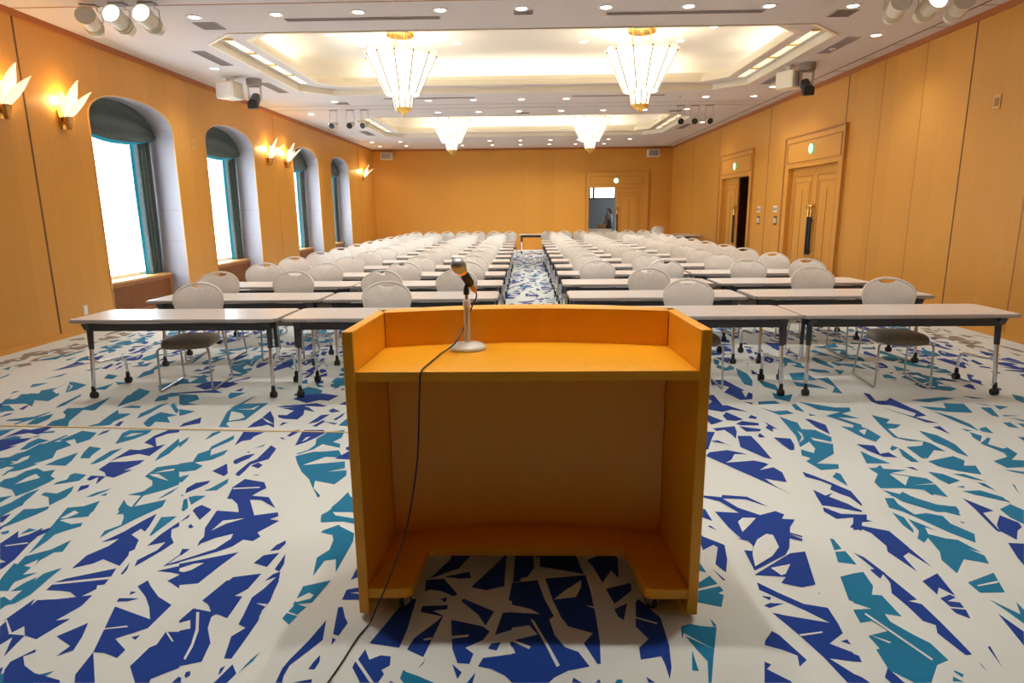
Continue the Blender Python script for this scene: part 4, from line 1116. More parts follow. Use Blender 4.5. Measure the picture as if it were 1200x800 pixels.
T 2092 3672 2137 3672 2189 3718 2176 3660 2306 3638 2183 3594 2349 3518 2354 3456 2225 3426 2349 3436 2315 3272 2262 3309 2242 3290 2239 3366 2143 3386 2009 3386 2018 3466 2102 3583
C 2168 3583 2258 3539 2168 3416
T 2417 3615 2485 3582 2523 3486 2425 3435 2412 3507
T 2542 3582 2608 3582 2665 3476 2609 3507
T 2607 3466 2635 3445 2632 3347 2604 3425
B 2328 3683 2369 3683 2371 3626
T 2006 3367 2074 3309 2106 3338 2125 3272 2198 3182 2284 3156 2264 3097 2145 3096 2037 3217
T 2442 3347 2548 3357 2610 3272 2598 3191 2570 3272 2486 3290
T 2448 3405 2496 3415 2481 3386
T 3167 5070 3486 5150 3555 5107 3274 5006
T 3142 4908 3316 4848 3380 4985 3532 4963 3447 4734 3278 4754 3177 4811
T 3165 4792 3231 4646 3249 4475 3214 4316 3185 4509
T 3131 4302 3162 4226 3072 4111 3081 4197
T 3247 4378 3321 4410 3275 4270 3224 4316
T 3053 4084 3182 4197 3181 4168 3092 4070 3131 3988 3170 4001 3190 4097 3160 3897 3049 3798 3116 3786 3036 3681 2927 3670 2921 3775 3057 3847 3084 3910
T 2892 3647 2985 3614 2960 3581 2912 3614
T 3121 4379 3173 4332 3121 4317
T 3617 4982 3728 4921 3670 4922
T 3594 4864 3675 4863 3573 4625 3543 4661
T 3740 4921 3828 4881 3703 4806
T 3633 4678 3753 4659 3619 4643
T 3508 4506 3562 4506 3530 4376 3480 4409
T 3603 4489 3637 4472 3576 4392
T 3628 4625 3700 4555 3675 4522
T 4109 5230 4146 5142 4021 4978 4019 5060
T 3661 5192 3797 5104 3701 5105
T 3394 4210 3427 4195 3372 4124
T 2787 3445 2789 3425 2724 3300
B 962 3298 1078 3270 1090 3298 1219 3276 1293 3154 1200 3243 1079 3254 1127 3145 1215 3061 1310 3106 1342 3069 1311 3021 1373 3013 1318 2935 1233 2735 1192 2675 1003 2542 1014 2714 1050 2707 1070 2754 1063 2796 1039 2810 1011 2926 991 3099 1112 3086 1053 3216 971 3270
C 1076 2988 1112 3028 1181 3028 1126 2957 1063 2882
C 1060 2727 1110 2810 1173 2864 1202 2853 1187 2741 1126 2662 1017 2575 1040 2675
B 1099 2957 1110 2934 1102 2931
B 1063 2735 1102 2728 1071 2719
B 1014 2821 1057 2821 1039 2810
B 908 3128 948 3128 949 2996 892 3052
B 908 2941 925 2949 946 2896
B 840 2896 860 2838 938 2761 912 2636 873 2527 846 2593 900 2740 885 2761 823 2713
B 991 2510 1218 2688 1293 2704 1223 2439 1157 2417 1083 2449 1120 2494
C 1082 2563 1180 2594 1129 2517 1105 2505
B 1293 2882 1340 2846 1319 2796 1270 2824
C 1286 2865 1332 2827 1324 2817
B 966 2353 1000 2348 990 2327
B 821 2562 855 2470 842 2470
T 764 2636 780 2617 788 2527 742 2550
T 703 2425 795 2504 812 2442 696 2398
T 689 2382 816 2426 822 2393 796 2377 813 2362 779 2281 670 2320
B 1606 3298 1671 3280 1733 3189 1760 3103 1676 3154 1585 3171
B 1581 3154 1639 3078 1743 3070 1730 3045 1589 3021 1562 3103
B 1614 2935 1699 3029 1718 3021 1654 2898
B 1778 3298 1819 3298 1804 3189 1791 3163
T 1463 2825 1478 2818 1474 2729 1433 2715
T 1430 2702 1481 2709 1475 2595 1401 2613
B 1208 2385 1217 2369 1209 2373
T 1965 3261 2014 3261 1997 3189 2013 3070 2085 3087 2148 3054 2135 2975 2182 2870 2130 2785 2069 2884 1999 3046 1971 3103 1925 3146
T 2010 3298 2130 3280 2150 3207 2208 3172 2285 3163 2239 3054 2180 3104 2065 3225
T 1912 3095 1941 3038 1913 2913 1894 2876 1888 2959
T 1952 3025 1992 2959 2020 2899 1985 2936 1959 2869 2017 2827 2065 2813 2098 2698 2059 2731 2093 2673 2065 2604 1978 2641 1872 2526 1874 2634 1911 2704 1936 2833 1889 2784 1882 2826 1933 2899
B 1647 2966 1787 2898 1792 2757 1791 2743 1796 2573 1764 2697 1721 2665 1709 2537 1672 2703 1695 2756 1688 2876 1664 2913 1616 2905
B 1699 3070 1768 3070 1738 3013 1760 2997 1684 2982 1647 2968
B 1511 2696 1539 2658 1563 2530 1563 2485 1545 2451 1550 2519 1519 2484 1511 2554 1534 2560
T 1872 2458 2034 2533 1977 2389 1873 2384
C 1897 2437 2008 2470 1996 2454 1895 2429
B 2385 3261 2448 3112 2376 3087 2341 2952 2321 2885 2310 2899 2342 3038 2365 3137
B 2354 2960 2443 3063 2481 2983 2461 2937 2412 2900 2343 2813 2325 2900
T 2491 3129 2590 3189 2610 3121 2494 2968 2478 3038
T 2491 3298 2597 3298 2609 3216 2576 3225
B 2281 2786 2351 2779 2209 2592 2227 2654
B 2195 2998 2218 2983 2197 2979
T 1476 2626 1473 2595 1460 2595
T 588 2160 629 2176 665 2163 723 2157 678 2031 590 2121 574 2087
T 713 2211 726 2165 712 2158
T 591 2104 678 2031 666 1999 620 1865 610 1865 636 1968 613 2030
T 596 2026 592 1920 570 1923
B 982 2455 1045 2380 1117 2304 1201 2280 1194 2178 1185 2125 1108 2066 1170 2019 1147 1972 1071 1987 1118 1914 1095 1869 1076 1871 1053 1994 1020 2103 980 2212 967 2248 1010 2231 1164 2186 1104 2260 972 2400
C 1017 2115 1111 2133 1110 2125 1021 2105
B 969 2358 1003 2350 989 2330
B 952 2293 982 2310 1037 2306 969 2276
B 1154 2079 1184 2090 1183 2060
B 868 2056 879 2081 925 2136 942 2115 988 1979 948 1945 964 2001 921 2032
B 836 1970 854 1955 830 1933 889 1876 891 1868 798 1867
T 1356 2499 1425 2525 1322 2320 1309 2330
T 1425 2525 1474 2537 1460 2430 1422 2369 1460 2364 1461 2225 1404 2242 1400 2194 1442 2119 1476 2072 1484 1982 1429 1957 1356 1872 1300 1871 1248 1931 1260 2036 1275 2040 1271 2110 1358 2139 1331 2198 1281 2185 1294 2264
C 1317 2310 1368 2272 1295 2266
C 1332 2246 1432 1986 1423 1978 1324 2237
C 1279 2114 1336 2075 1326 2067
B 1560 2537 1587 2336 1547 2326 1587 2307 1590 2204 1589 2081 1586 2012 1561 2008 1537 2128 1560 2174 1527 2199 1522 2293 1509 2379 1543 2451
B 1687 2467 1788 2527 1758 2361 1727 2421 1689 2370
B 1685 2346 1741 2371 1752 2351 1704 2327 1747 2318 1739 2281 1689 2289
B 1683 2280 1738 2271 1718 2213 1684 2248
T 1877 2342 1936 2232 1899 2185 1894 2250
B 1847 2250 1864 2139 1804 2059
B 1668 2050 1681 2058 1645 1945
B 1584 1976 1581 1920 1579 1955
T 1470 1933 1490 1913 1476 1896 1465 1923
T 1447 1902 1468 1876 1432 1879
B 1167 2013 1182 2002 1175 1969 1147 1972
B 1117 1913 1138 1896 1152 1870 1095 1869
B 1715 5714 1846 5736 1889 5483 1917 5354 1946 5270 1891 5113 1791 5114 1717 5314 1817 5484 1748 5574 1674 5530
C 1882 5354 1959 5374 1848 5152
T 2099 6168 2133 5954 2099 5708 2027 5503 1978 5571 2027 5905
B 2227 6111 2231 5902 2170 5928
T 2153 5755 2247 5544 2211 5329 2127 5479
T 2531 5948 2707 5996 2691 5699 2469 5702
T 2450 5656 2581 5562 2666 5407 2421 5497
T 2687 5746 2833 5793 2712 5261 2640 5302 2743 5471 2727 5698
T 3027 6096 3105 6042 2992 5889
X -5735 6579 -5645 6643 -5585 6510 -5626 6447
X -5597 6642 -5768 6960 -5639 7031 -5641 7144 -5481 6953 -5543 6883 -5632 6849
X -5636 7182 -5519 7378 -5361 7254 -5491 7102
C -5560 7196 -5490 7313 -5455 7240
X -5837 7771 -5747 7934 -5663 7839 -5767 7725
T -5448 6260 -5449 6381 -5355 6228
T -5464 6400 -5366 6571 -5324 6398
T -5380 6671 -5299 6842 -5288 6986 -5195 6701 -5322 6636
T -4601 5551 -4669 5674 -4548 5722 -4571 5598
T -4696 5853 -4671 5933 -4634 6099 -4605 5959
T -4806 6338 -4959 6730 -4959 6870 -4838 6694 -4872 6561
T -4532 6184 -4422 6331 -4427 6182
T -4620 5343 -4655 5434 -4601 5434
T -4448 5026 -4534 5190 -4445 5189 -4515 5342 -4359 5340 -4420 5454 -4344 5547 -4374 5719 -4313 5453 -4143 5293 -4105 5123 -4314 5167 -4201 5063
T -4144 5382 -4365 5745 -4323 5744 -4128 5641 -4104 5473
C -4324 5669 -4226 5569 -4164 5428 -4171 5474 -4223 5593
T -4117 5871 -4183 6035 -4045 5977 -4014 5843
T -3919 5738 -3750 5710 -3827 5637
T -3971 5471 -3900 5687 -3838 5469
T -3431 5115 -3529 5374 -3549 5512 -3387 5417 -3371 5240 -3395 5156
T -4147 6326 -4018 6544 -3983 6354
T -3870 6114 -3838 6260 -3733 6055 -3791 5865
T -4958 7659 -4967 8072 -4892 7790
T -3431 5606 -3365 5704 -3282 5556 -3308 5416
T -4444 7003 -4484 7312 -4396 6965
T -4535 6620 -4528 6860 -4429 6858 -4434 6585
'''
# ------------------------------------------------------------------ carpet: woven leaf-and-branch pattern, floor coordinates in mm
SHAPES = []
for ln in CARPET.strip().splitlines():
    w_ = ln.split(); v_ = [int(a) / 1000 for a in w_[1:]]
    SHAPES.append((w_[0], list(zip(v_[0::2], v_[1::2]))))
def centroid(p): return sum(a for a, _ in p) / len(p), sum(b for _, b in p) / len(p)
def woven(x, y):
    """areas the drawn shapes already fill"""
    if 1.85 < y < 5.35 and abs(x) < .83 * y + .05 and not (abs(x) < .29 * y and y > 2.75): return True
    if -.86 * y < x < -3.4 and 5.3 < y < 6.3: return True
    return 1.3 < x < 3.3 and 5.3 < y < 6.2
BLOCKS = []
for xa, xb in ((-3.15, -1.40), (1.45, 3.20)):
    src = []
    for k, p in SHAPES:
        cx, cy = centroid(p)
        if xa < cx < xb and 3.4 < cy < 5.3 and k != 'X': src.append((k, [(x - (xa + xb) / 2, y - 4.35) for x, y in p]))
    BLOCKS.append(src)
ALL = list(SHAPES)
TW, TH = 1.72, 1.88
for c in range(-4, 5):
    for r in range(-3, 13):
        ox, oy = c * TW + .1, r * TH + 1.0
        src = BLOCKS[(c + r) % 2]
        fx = -1 if (c * 7 + r * 3) % 4 > 1 else 1; fy = -1 if (r + 2 * c) % 3 == 0 else 1
        for k, p in src:
            q = [(ox + fx * x, oy + fy * y) for x, y in p]; cx, cy = centroid(q)
            if woven(cx, cy): continue
            if any(x < XL + .12 or x > XR - .12 or y < YF + .1 or y > YB - .1 for x, y in q): continue
            if (cx < -5.25 or cx > 5.05) and k != 'C': k = 'X'
            if abs(cx) < 1.3 and cy > 5.3 and k == 'T' and (len(ALL) % 3): k = 'B'
            ALL.append((k, q))
mb = MB()
mb.add([(XL - .70, YF, 0), (XR, YF, 0), (XR, YB, 0), (XL - .70, YB, 0)], [(0, 1, 2, 3)])
zi = {'B': 0, 'T': 0, 'X': 0, 'C': 0}
for n_, (k, p) in enumerate(ALL):
    if len(p) < 3: continue
    mb.mat({'C': 0, 'B': 1, 'T': 2, 'X': 3}[k])
    z = (.0020 if k == 'C' else .0006) + (n_ % 300) * 4e-6
    area = sum(p[i - 1][0] * p[i][1] - p[i][0] * p[i - 1][1] for i in range(len(p)))
    if area < 0: p = p[::-1]
    tris = tessellate_polygon([[Vector((x, y, 0)) for x, y in p]])
    fixed = []
    for t in tris:
        a, b_, c = (Vector((*p[i], 0)) for i in t)
        fixed.append(t if (b_ - a).cross(c - a).z > 0 else t[::-1])
    mb.add([(x, y, z) for x, y in p], fixed)
fo = struct(mb.build('floor', ['c_base', 'c_blue', 'c_teal', 'c_taupe'], recalc=False))
mb = MB(); d_ = Vector((-.97, 4.30, 0)) - Vector((-5.2, 4.56, 0)); n_ = Vector((-d_.y, d_.x, 0)).normalized() * .009
a, b_ = Vector((-5.2, 4.56, 0)), Vector((-.97, 4.30, 0))
mb.prism([(a + n_)[:2], (b_ + n_)[:2], (b_ - n_)[:2], (a - n_)[:2]], .0036, .0055, 'Z')
tag(mb.build('floor_tape', 'tape'), 'thin yellow tape line across the carpet left of the lectern', 'tape')
# ------------------------------------------------------------------ chandeliers
def make_chandelier():
    t = thing('chandelier', '', 'chandelier')                    # origin at the ceiling plate
    mb = MB(); mb.lathe([(0, 0), (.235, 0), (.235, -.045), (.225, -.06), (0, -.06)], seg=40); mb.build('ceiling_plate', 'gold', t, smooth=True)
    for k in range(6):
        a = 2 * pi * k / 6 + .3
        mb = MB(); mb.tube([(.17 * cos(a), .17 * sin(a), -.05), (.17 * cos(a), .17 * sin(a), -.36)], .006, 6); mb.build('rod', 'gold', t, smooth=True)
    mb = MB(); mb.lathe([(.20, -.35), (.22, -.36), (.20, -.375), (.03, -.38), (.03, -1.17), (0, -1.17)], seg=20); mb.build('frame', 'gold', t, smooth=True)
    def tier(n, r0, z0, r1, z1, tipz, nm, off, tilt):
        for k in range(n):
            a = 2 * pi * (k + .5) / n + off
            ca, sa = cos(a), sin(a); ux, uy = -sa, ca
            w0, w1 = r0 * math.tan(pi / n) * .95, r1 * math.tan(pi / n) * 1.0
            def pt(u, v):
                w = w0 + (w1 - w0) * v
                r = r0 + (r1 - r0) * v; z = z0 + (z1 - z0) * v
                d = .015 * (1 - u * u)                      # each pane is slightly bowed
                return (ca * (r + d) + ux * u * w, sa * (r + d) + uy * u * w, z)
            mb = MB(); N = 8
            mb.grid(lambda i, j: pt(2 * i - 1, j), N, 6)
            mb.mat(1)
            def tip(i, j):
                u = 2 * i - 1; x, y, z = pt(u, 1); hgt = tipz * sqrt(max(0, 1 - u * u)) * j
                return (x + ca * hgt * tilt, y + sa * hgt * tilt, z + hgt)
            mb.grid(tip, N, 3)
            o = mb.build(nm, ['lamp_glass', 'lamp_tip'], t, smooth=True, recalc=False)
            md = o.modifiers.new('glass', 'SOLIDIFY'); md.thickness = .006
            # gold strip over the joint between two panes
            a2 = 2 * pi * (k + 1) / n + off
            rr0, rr1 = r0 / cos(pi / n) + .006, r1 / cos(pi / n) + .008
            mb = MB(); mb.tube([(cos(a2) * rr0, sin(a2) * rr0, z0), (cos(a2) * rr1, sin(a2) * rr1, z1 + .01)], .007, 6)
            mb.lathe([(0, -.018), (.016, -.006), (.016, .008), (0, .02)], (cos(a2) * (rr1 + .004), sin(a2) * (rr1 + .004), z1 + .015), 8)
            mb.build('rib', 'rib', t, smooth=True)
    tier(12, .27, -.985, .56, -.40, .085, 'glass_panel', 0, .45)
    tier(10, .135, -1.195, .205, -.79, .05, 'lower_glass_panel', .1, .3)
    mb = MB(); mb.lathe([(.145, -1.185), (.15, -1.20), (.13, -1.235), (.09, -1.262), (.04, -1.28), (.018, -1.30), (.012, -1.33), (0, -1.335)], seg=24); mb.build('finial', 'gold', t, smooth=True)
    light('chandelier_lamp', 'POINT', (0, 0, -.52), 40, (1, .88, .68), t, shadow_soft_size=.12)
    light('chandelier_uplight', 'POINT', (0, 0, -.30), 20, (1, .88, .68), t, shadow_soft_size=.18)
    return t
CHAN = make_chandelier(); ckk = []
for (x, y, d) in ((-2.07, 11.32, 'nearer one on the window side'), (1.95, 11.32, 'nearer one on the door side'), (-2.13, 19.12, 'farther one on the window side'), (1.88, 19.12, 'farther one on the door side')):
    place(CHAN, ckk, (x, y, HC), 0.13 if x > 0 else 0.0, 'tiered frosted glass chandelier with gold plate, the %s' % d, 'chandeliers')

# ------------------------------------------------------------------ wall sconces
def leaf_grid(mb, L, W, base, out, updir, side):
    """pointed glass petal growing from base along out/updir, W wide"""
    base, out, updir, side = map(Vector, (base, out, updir, side))
    def f(i, j):
        v = j; w = W * (sin(pi * min(1, .18 + .82 * v)) ** .8 if v < .97 else .05) * (1 if v < 1 else .0)
        u = 2 * i - 1
        return base + updir * (L * v) + side * (u * w) + out * (.10 * L * v * v + .02 * (1 - u * u))
    mb.grid(f, 6, 10)
def make_sconce():
    t = thing('wall_sconce', '', 'wall lamp')                    # origin on the wall, room towards +x
    mb = MB(); mb.prism([(-.03, -.10), (.03, -.10), (.085, .13), (-.085, .13)], 0, .022, 'X'); mb.build('back_plate', 'brass', t)
    mb = MB(); mb.lathe([(0, -.11), (.03, -.105), (.036, -.06), (.058, .02), (.064, .05), (.05, .05), (0, .045)], (.085, 0, 0), 16); mb.box(.01, -.018, -.04, .085, .018, 0); mb.build('cup', 'brass', t, smooth=True)
    for (out, up, side, L, W) in (((1, 0, 0), (.28, 0, .96), (0, 1, 0), .47, .105), ((1, 0, 0), (.68, 0, .73), (0, 1, 0), .42, .085),
                                  ((0, 1, 0), (.30, .50, .80), (.55, -.75, 0), .36, .065), ((0, -1, 0), (.30, -.50, .80), (.55, .75, 0), .36, .065)):
        mb = MB(); leaf_grid(mb, L, W, (.09, 0, .04), out, up, side)
        o = mb.build('petal', 'sconce_glass', t, smooth=True, recalc=False); md = o.modifiers.new('glass', 'SOLIDIFY'); md.thickness = .006
    light('sconce_lamp', 'POINT', (.045, 0, .26), 9, (1, .68, .30), t, shadow_soft_size=.06)
    return t
SCN = make_sconce(); sk = []
for y, d in ((7.42, 'first from the lectern end'), (8.42, 'beside the first window, lectern end'), (15.02, 'nearer the lectern of the pair between the middle windows'), (16.12, 'farther one of the pair between the middle windows'), (23.72, 'near the back wall beyond the last window')):
    place(SCN, sk, (XL, y, 2.74), 0, 'brass wall sconce with glowing petals, %s' % d, 'wall sconces')

# ------------------------------------------------------------------ downlights
def make_down():
    t = thing('downlight', '', 'ceiling light')
    mb = MB(); mb.lathe([(.062, -.004), (.075, -.010), (.092, -.008), (.095, 0), (.062, 0)], seg=24)
    mb.build('trim_ring', 'white', t, smooth=True)
    mb = MB(); mb.lathe([(0, -.0035), (.064, -.0035), (.064, -.001), (0, -.001)], seg=20); mb.build('lens', 'downlight', t)
    l = light('downlight_beam', 'SPOT', (0, 0, -.012), DOWN_W, (1, .94, .86), t, spot_size=radians(125), spot_blend=.9, shadow_soft_size=.06)
    return t
DOWN_W = 58
DL = make_down(); dk = []
rows = [(8.15, [-4.03, -3.0, -1.99, -1.0, -.03, .97, 1.95, 2.91, 3.92], 'row before the front coffer'),
        (14.45, [-4.14, -2.09, -1.11, -.07, .90, 3.90, 4.92], 'first row between the coffers'),
        (16.15, [-5.22, -2.12, -1.12, -.14, .89, 1.90, 2.9, 3.91], 'second row between the coffers'),
        (22.7, [-5.3, -4.3, -2.2, -1.21, -.15, .88, 1.85, 2.87, 3.6], 'row behind the rear coffer'),
        (24.2, [-5.36, -4.37, -2.3, -1.2, -.16, .9, 1.85, 2.9], 'row along the back wall')]
for y, xs, d in rows:
    for k, x in enumerate(xs):
        place(DL, dk, (x, y + .12 * (abs(x) / 4) ** 2 * (1 if y < 9 else 0), H), 0, 'round downlight in the %s, %s from the windows' % (d, ORD[k]), 'recessed downlights')
for x, y, d in ((-5.13, 11.05, 'window side aisle, beside the front coffer'), (4.92, 9.62, 'door side aisle, lectern end of the front coffer'), (4.93, 13.40, 'door side aisle, far end of the front coffer'), (-5.29, 17.93, 'window side aisle, beside the rear coffer'), (4.95, 18.6, 'door side aisle, beside the rear coffer')):
    place(DL, dk, (x, y, H), 0, 'round downlight over the %s' % d, 'recessed downlights')
for x, y, d in ((-3.27, 11.37, 'left of the window side chandelier'), (-2.92, 12.13, 'behind and left of the window side chandelier'), (-1.19, 12.06, 'behind and right of the window side chandelier'), (-.81, 11.20, 'right of the window side chandelier'),
                (.71, 11.19, 'left of the door side chandelier'), (1.05, 12.08, 'behind and left of the door side chandelier'), (2.77, 12.13, 'behind and right of the door side chandelier'), (3.11, 11.28, 'right of the door side chandelier')):
    place(DL, dk, (x, y, HC), 0, 'round downlight in the front coffer, %s' % d, 'recessed downlights')
# added downlights, out of view, to light the floor and lectern end
DOWN_W = 50
DL2 = make_down(); dk2 = []
for y, xs in ((.95, (-4.8, 4.8)), (3.3, (-4.2, -2.1, 0, 2.1, 4.2)), (5.8, (-4.2, -2.1, 0, 2.1, 4.2))):
    for x in xs:
        place(DL2, dk2, (x, y, H), 0, 'added unseen downlight that lights the lectern end of the room', 'added downlights above the lectern')
DOWN_W = 72                                   # three stronger unseen ones, added to brighten the lectern shelf
DL3 = make_down(); dk3 = []
for x in (-1.15, 0, 1.15):
    place(DL3, dk3, (x, 2.65, H), 0, 'added unseen downlight that lights the lectern end of the room', 'added downlights above the lectern')

# ------------------------------------------------------------------ vents
def vent(x0, y0, x1, y1, lab, slats=True, mat='vent'):
    t = thing('air_vent', lab, 'vent', ((x0 + x1) / 2, (y0 + y1) / 2, H), 0, 'ceiling vents')
    a, b_ = (x1 - x0) / 2, (y1 - y0) / 2
    mb = MB(); mb.prism([(-a, -b_), (a, -b_), (a, b_), (-a, b_)], -.008, 0, 'Z', holes=[[(-a + .018, -b_ + .018), (a - .018, -b_ + .018), (a - .018, b_ - .018), (-a + .018, b_ - .018)]]); mb.build('frame', 'vent', t)
    mb = MB(); mb.box(-a + .018, -b_ + .018, -.002, a - .018, b_ - .018, -.0005); mb.build('backing', 'vent_dark', t)
    mb = MB()
    if a > b_:
        k = max(2, int(b_ * 2 / .03)); [mb.box(-a + .018, -b_ + .02 + (2 * b_ - .04) * (i + .35) / k, -.006, a - .018, -b_ + .02 + (2 * b_ - .04) * (i + .65) / k, -.002) for i in range(k)]
    else:
        k = max(2, int(a * 2 / .03)); [mb.box(-a + .02 + (2 * a - .04) * (i + .35) / k, -b_ + .018, -.006, -a + .02 + (2 * a - .04) * (i + .65) / k, b_ - .018, -.002) for i in range(k)]
    mb.build('slats', 'vent', t)
vent(-2.97, 8.40, -1.04, 8.50, 'long slim grey air slot before the front coffer, window side')
vent(1.00, 8.36, 2.92, 8.46, 'long slim grey air slot before the front coffer, door side')
vent(-4.17, 8.50, -3.88, 8.80, 'square grey air vent near the front coffer corner, window side')
vent(3.80, 8.42, 4.08, 8.70, 'square grey air vent near the front coffer corner, door side')
vent(-.13, 8.22, .11, 8.38, 'small grey air vent in the middle before the front coffer')
vent(-4.92, 9.90, -4.72, 10.85, 'narrow grey air vent beside the front coffer, window side, nearer the lectern')
vent(4.56, 9.72, 4.76, 10.65, 'narrow grey air vent beside the front coffer, door side, nearer the lectern')
vent(-4.92, 12.3, -4.72, 13.3, 'narrow grey air vent beside the front coffer, window side, farther from the lectern')
vent(4.56, 12.1, 4.76, 13.1, 'narrow grey air vent beside the front coffer, door side, farther from the lectern')
vent(-3.0, 14.10, -1.06, 14.20, 'long slim grey air slot behind the front coffer, window side')
vent(1.0, 14.10, 2.95, 14.20, 'long slim grey air slot behind the front coffer, door side')
vent(-4.2, 14.55, -3.9, 14.8, 'square grey air vent behind the front coffer, window side')
vent(-.18, 16.3, .12, 16.5, 'small grey air vent in the middle between the coffers')
vent(3.55, 16.3, 3.85, 16.5, 'square grey air vent before the rear coffer, door side')
vent(-4.95, 19.6, -4.7, 20.7, 'narrow grey air vent beside the rear coffer, window side')
vent(4.55, 18.9, 4.75, 20.0, 'narrow grey air vent beside the rear coffer, door side')

# ------------------------------------------------------------------ hanging spotlights
def make_can(lens, lw=.105, ln=.34):
    t = thing('spotlight', '', 'spotlight')                       # origin at the ceiling, lamp faces the lectern (-y)
    mb = MB(); mb.box(-.09, -.05, -.014, .09, .05, 0); mb.build('mount', 'vent', t)
    drop = -.19 if ln > .3 else -.34
    for s in (-1, 1):
        mb = MB(); mb.tube([(s * .075, 0, -.01), (s * .075, 0, -.06), (s * (lw + .018), 0, -.08), (s * (lw + .018), 0, drop)], .006, 6); mb.build('yoke_arm', 'steel', t)
    R = Matrix.Rotation(radians(74 if ln > .3 else 104), 3, 'X')
    mb = MB(); mb.lathe([(0, -ln * .55), (lw * .7, -ln * .55), (lw * .86, -ln * .4), (lw * .9, ln * .1), (lw, ln * .25), (lw * 1.04, ln * .48), (lw * .93, ln * .48), (lw * .93, ln * .40), (0, ln * .40)], (0, 0, drop), 20, R)
    for k in range(3): mb.lathe([(lw * .9, -ln * (.3 - .09 * k)), (lw * .96, -ln * (.3 - .09 * k)), (lw * .96, -ln * (.27 - .09 * k)), (lw * .9, -ln * (.27 - .09 * k))], (0, 0, drop), 20, R)
    mb.build('housing', 'ivory', t, smooth=True)
    mb = MB(); mb.lathe([(0, ln * .405), (lw * .925, ln * .405), (lw * .925, ln * .43), (0, ln * .45)], (0, 0, drop), 20, R); mb.build('lens', lens, t, smooth=True)
    return t
CAN = make_can('spot_lens'); k1 = []
for x, d in ((-4.62, 'middle one of the bank over the window side'), (-4.28, 'aisle-side one of the bank over the window side'), (4.50, 'middle one of the bank over the door side')):
    place(CAN, k1, (x, 7.72, H), 0, 'lit white stage spotlight, %s' % d, 'stage spotlights at the lectern end')
CAN2 = make_can('white'); k2 = []
for x, d in ((-4.98, 'window end of the bank over the window side'), (4.16, 'aisle end of the bank over the door side'), (4.84, 'wall end of the bank over the door side')):
    place(CAN2, k2, (x, 7.76, H), .25 if x < 0 else -.2, 'unlit white stage spotlight, %s' % d, 'stage spotlights at the lectern end')
CAN3 = make_can('black', .075, .28); k3 = []
for x, d in ((-4.52, 'window side, nearest the windows'), (-4.12, 'window side, middle one'), (-3.78, 'window side, nearest the aisle'), (3.64, 'door side, nearest the aisle'), (3.97, 'door side, middle one'), (4.31, 'door side, nearest the doors')):
    place(CAN3, k3, (x, 15.6, H), random.uniform(-.25, .25), 'ivory spotlight with black lens between the coffers, %s' % d, 'spotlights between the coffers')

# loudspeakers on the ceiling and the dark moving lamps beside them
def speaker(loc, rz, lab):
    t = thing('loudspeaker', lab, 'loudspeaker', loc, rz, 'ceiling loudspeakers')
    mb = MB(); mb.prism([(-.20, -.16), (.20, -.16), (.13, .17), (-.13, .17)], -.37, -.09, 'Z')
    o = mb.build('cabinet', 'ivory', t); md = o.modifiers.new('soft edge', 'BEVEL'); md.width = .02; md.segments = 2
    mb = MB(); mb.box(-.17, -.172, -.345, .17, -.158, -.115, .004); mb.build('grille', 'white', t)
    mb = MB(); mb.box(-.05, -.04, -.10, .05, .04, 0); mb.box(-.09, -.07, -.012, .09, .07, 0); mb.build('bracket', 'white', t)
speaker((-5.20, 11.75, H), -.35, 'white angled loudspeaker hung from the ceiling over the window side')
speaker((4.50, 11.55, H), .8, 'white angled loudspeaker hung from the ceiling over the door side')
def mover(loc, rz, lab):
    t = thing('moving_lamp', lab, 'stage lamp', loc, rz, 'dark moving lamps')
    mb = MB(); mb.lathe([(0, 0), (.13, 0), (.13, -.11), (.11, -.125), (0, -.125)], seg=24); mb.build('mount', 'vent', t, smooth=True)
    mb = MB(); mb.box(-.10, -.03, -.15, .10, .03, -.12); mb.box(-.115, -.03, -.36, -.095, .03, -.12); mb.box(.095, -.03, -.36, .115, .03, -.12); mb.build('yoke', 'steel', t)
    R = Matrix.Rotation(radians(90 + 35), 3, 'X')
    mb = MB(); mb.lathe([(0, -.15), (.06, -.15), (.085, -.10), (.088, .08), (.095, .15), (.08, .15), (.08, .13), (0, .13)], (0, -.01, -.36), 16, R); mb.build('head', 'charcoal', t, smooth=True)
    mb = MB(); mb.box(-.085, -.20, -.53, .085, -.10, -.40, .01); mb.build('lens_hood', 'black', t)
mover((-4.86, 11.95, H), .1, 'dark moving lamp hung from the ceiling beside the window side loudspeaker')
mover((4.72, 11.35, H), -.1, 'dark moving lamp hung from the ceiling beside the door side loudspeaker')
def wall_speaker(x, lab):
    t = thing('loudspeaker', lab, 'loudspeaker', (x, YB - .06, 3.64), 0, 'back wall loudspeakers')
    mb = MB(); mb.box(-.23, -.22, -.13, .23, 0, .14, .02); mb.build('cabinet', 'ivory', t)
    mb = MB(); mb.box(-.19, -.232, -.10, .19, -.218, .11, .004); mb.build('grille', 'vent', t)
    mb = MB(); mb.box(-.06, -.002, -.05, .06, .06, .05); mb.build('wall_mount', 'white', t)
wall_speaker(-5.36, 'small ivory loudspeaker high on the back wall, window-side corner'); wall_speaker(4.93, 'small ivory loudspeaker high on the back wall, door-side corner')

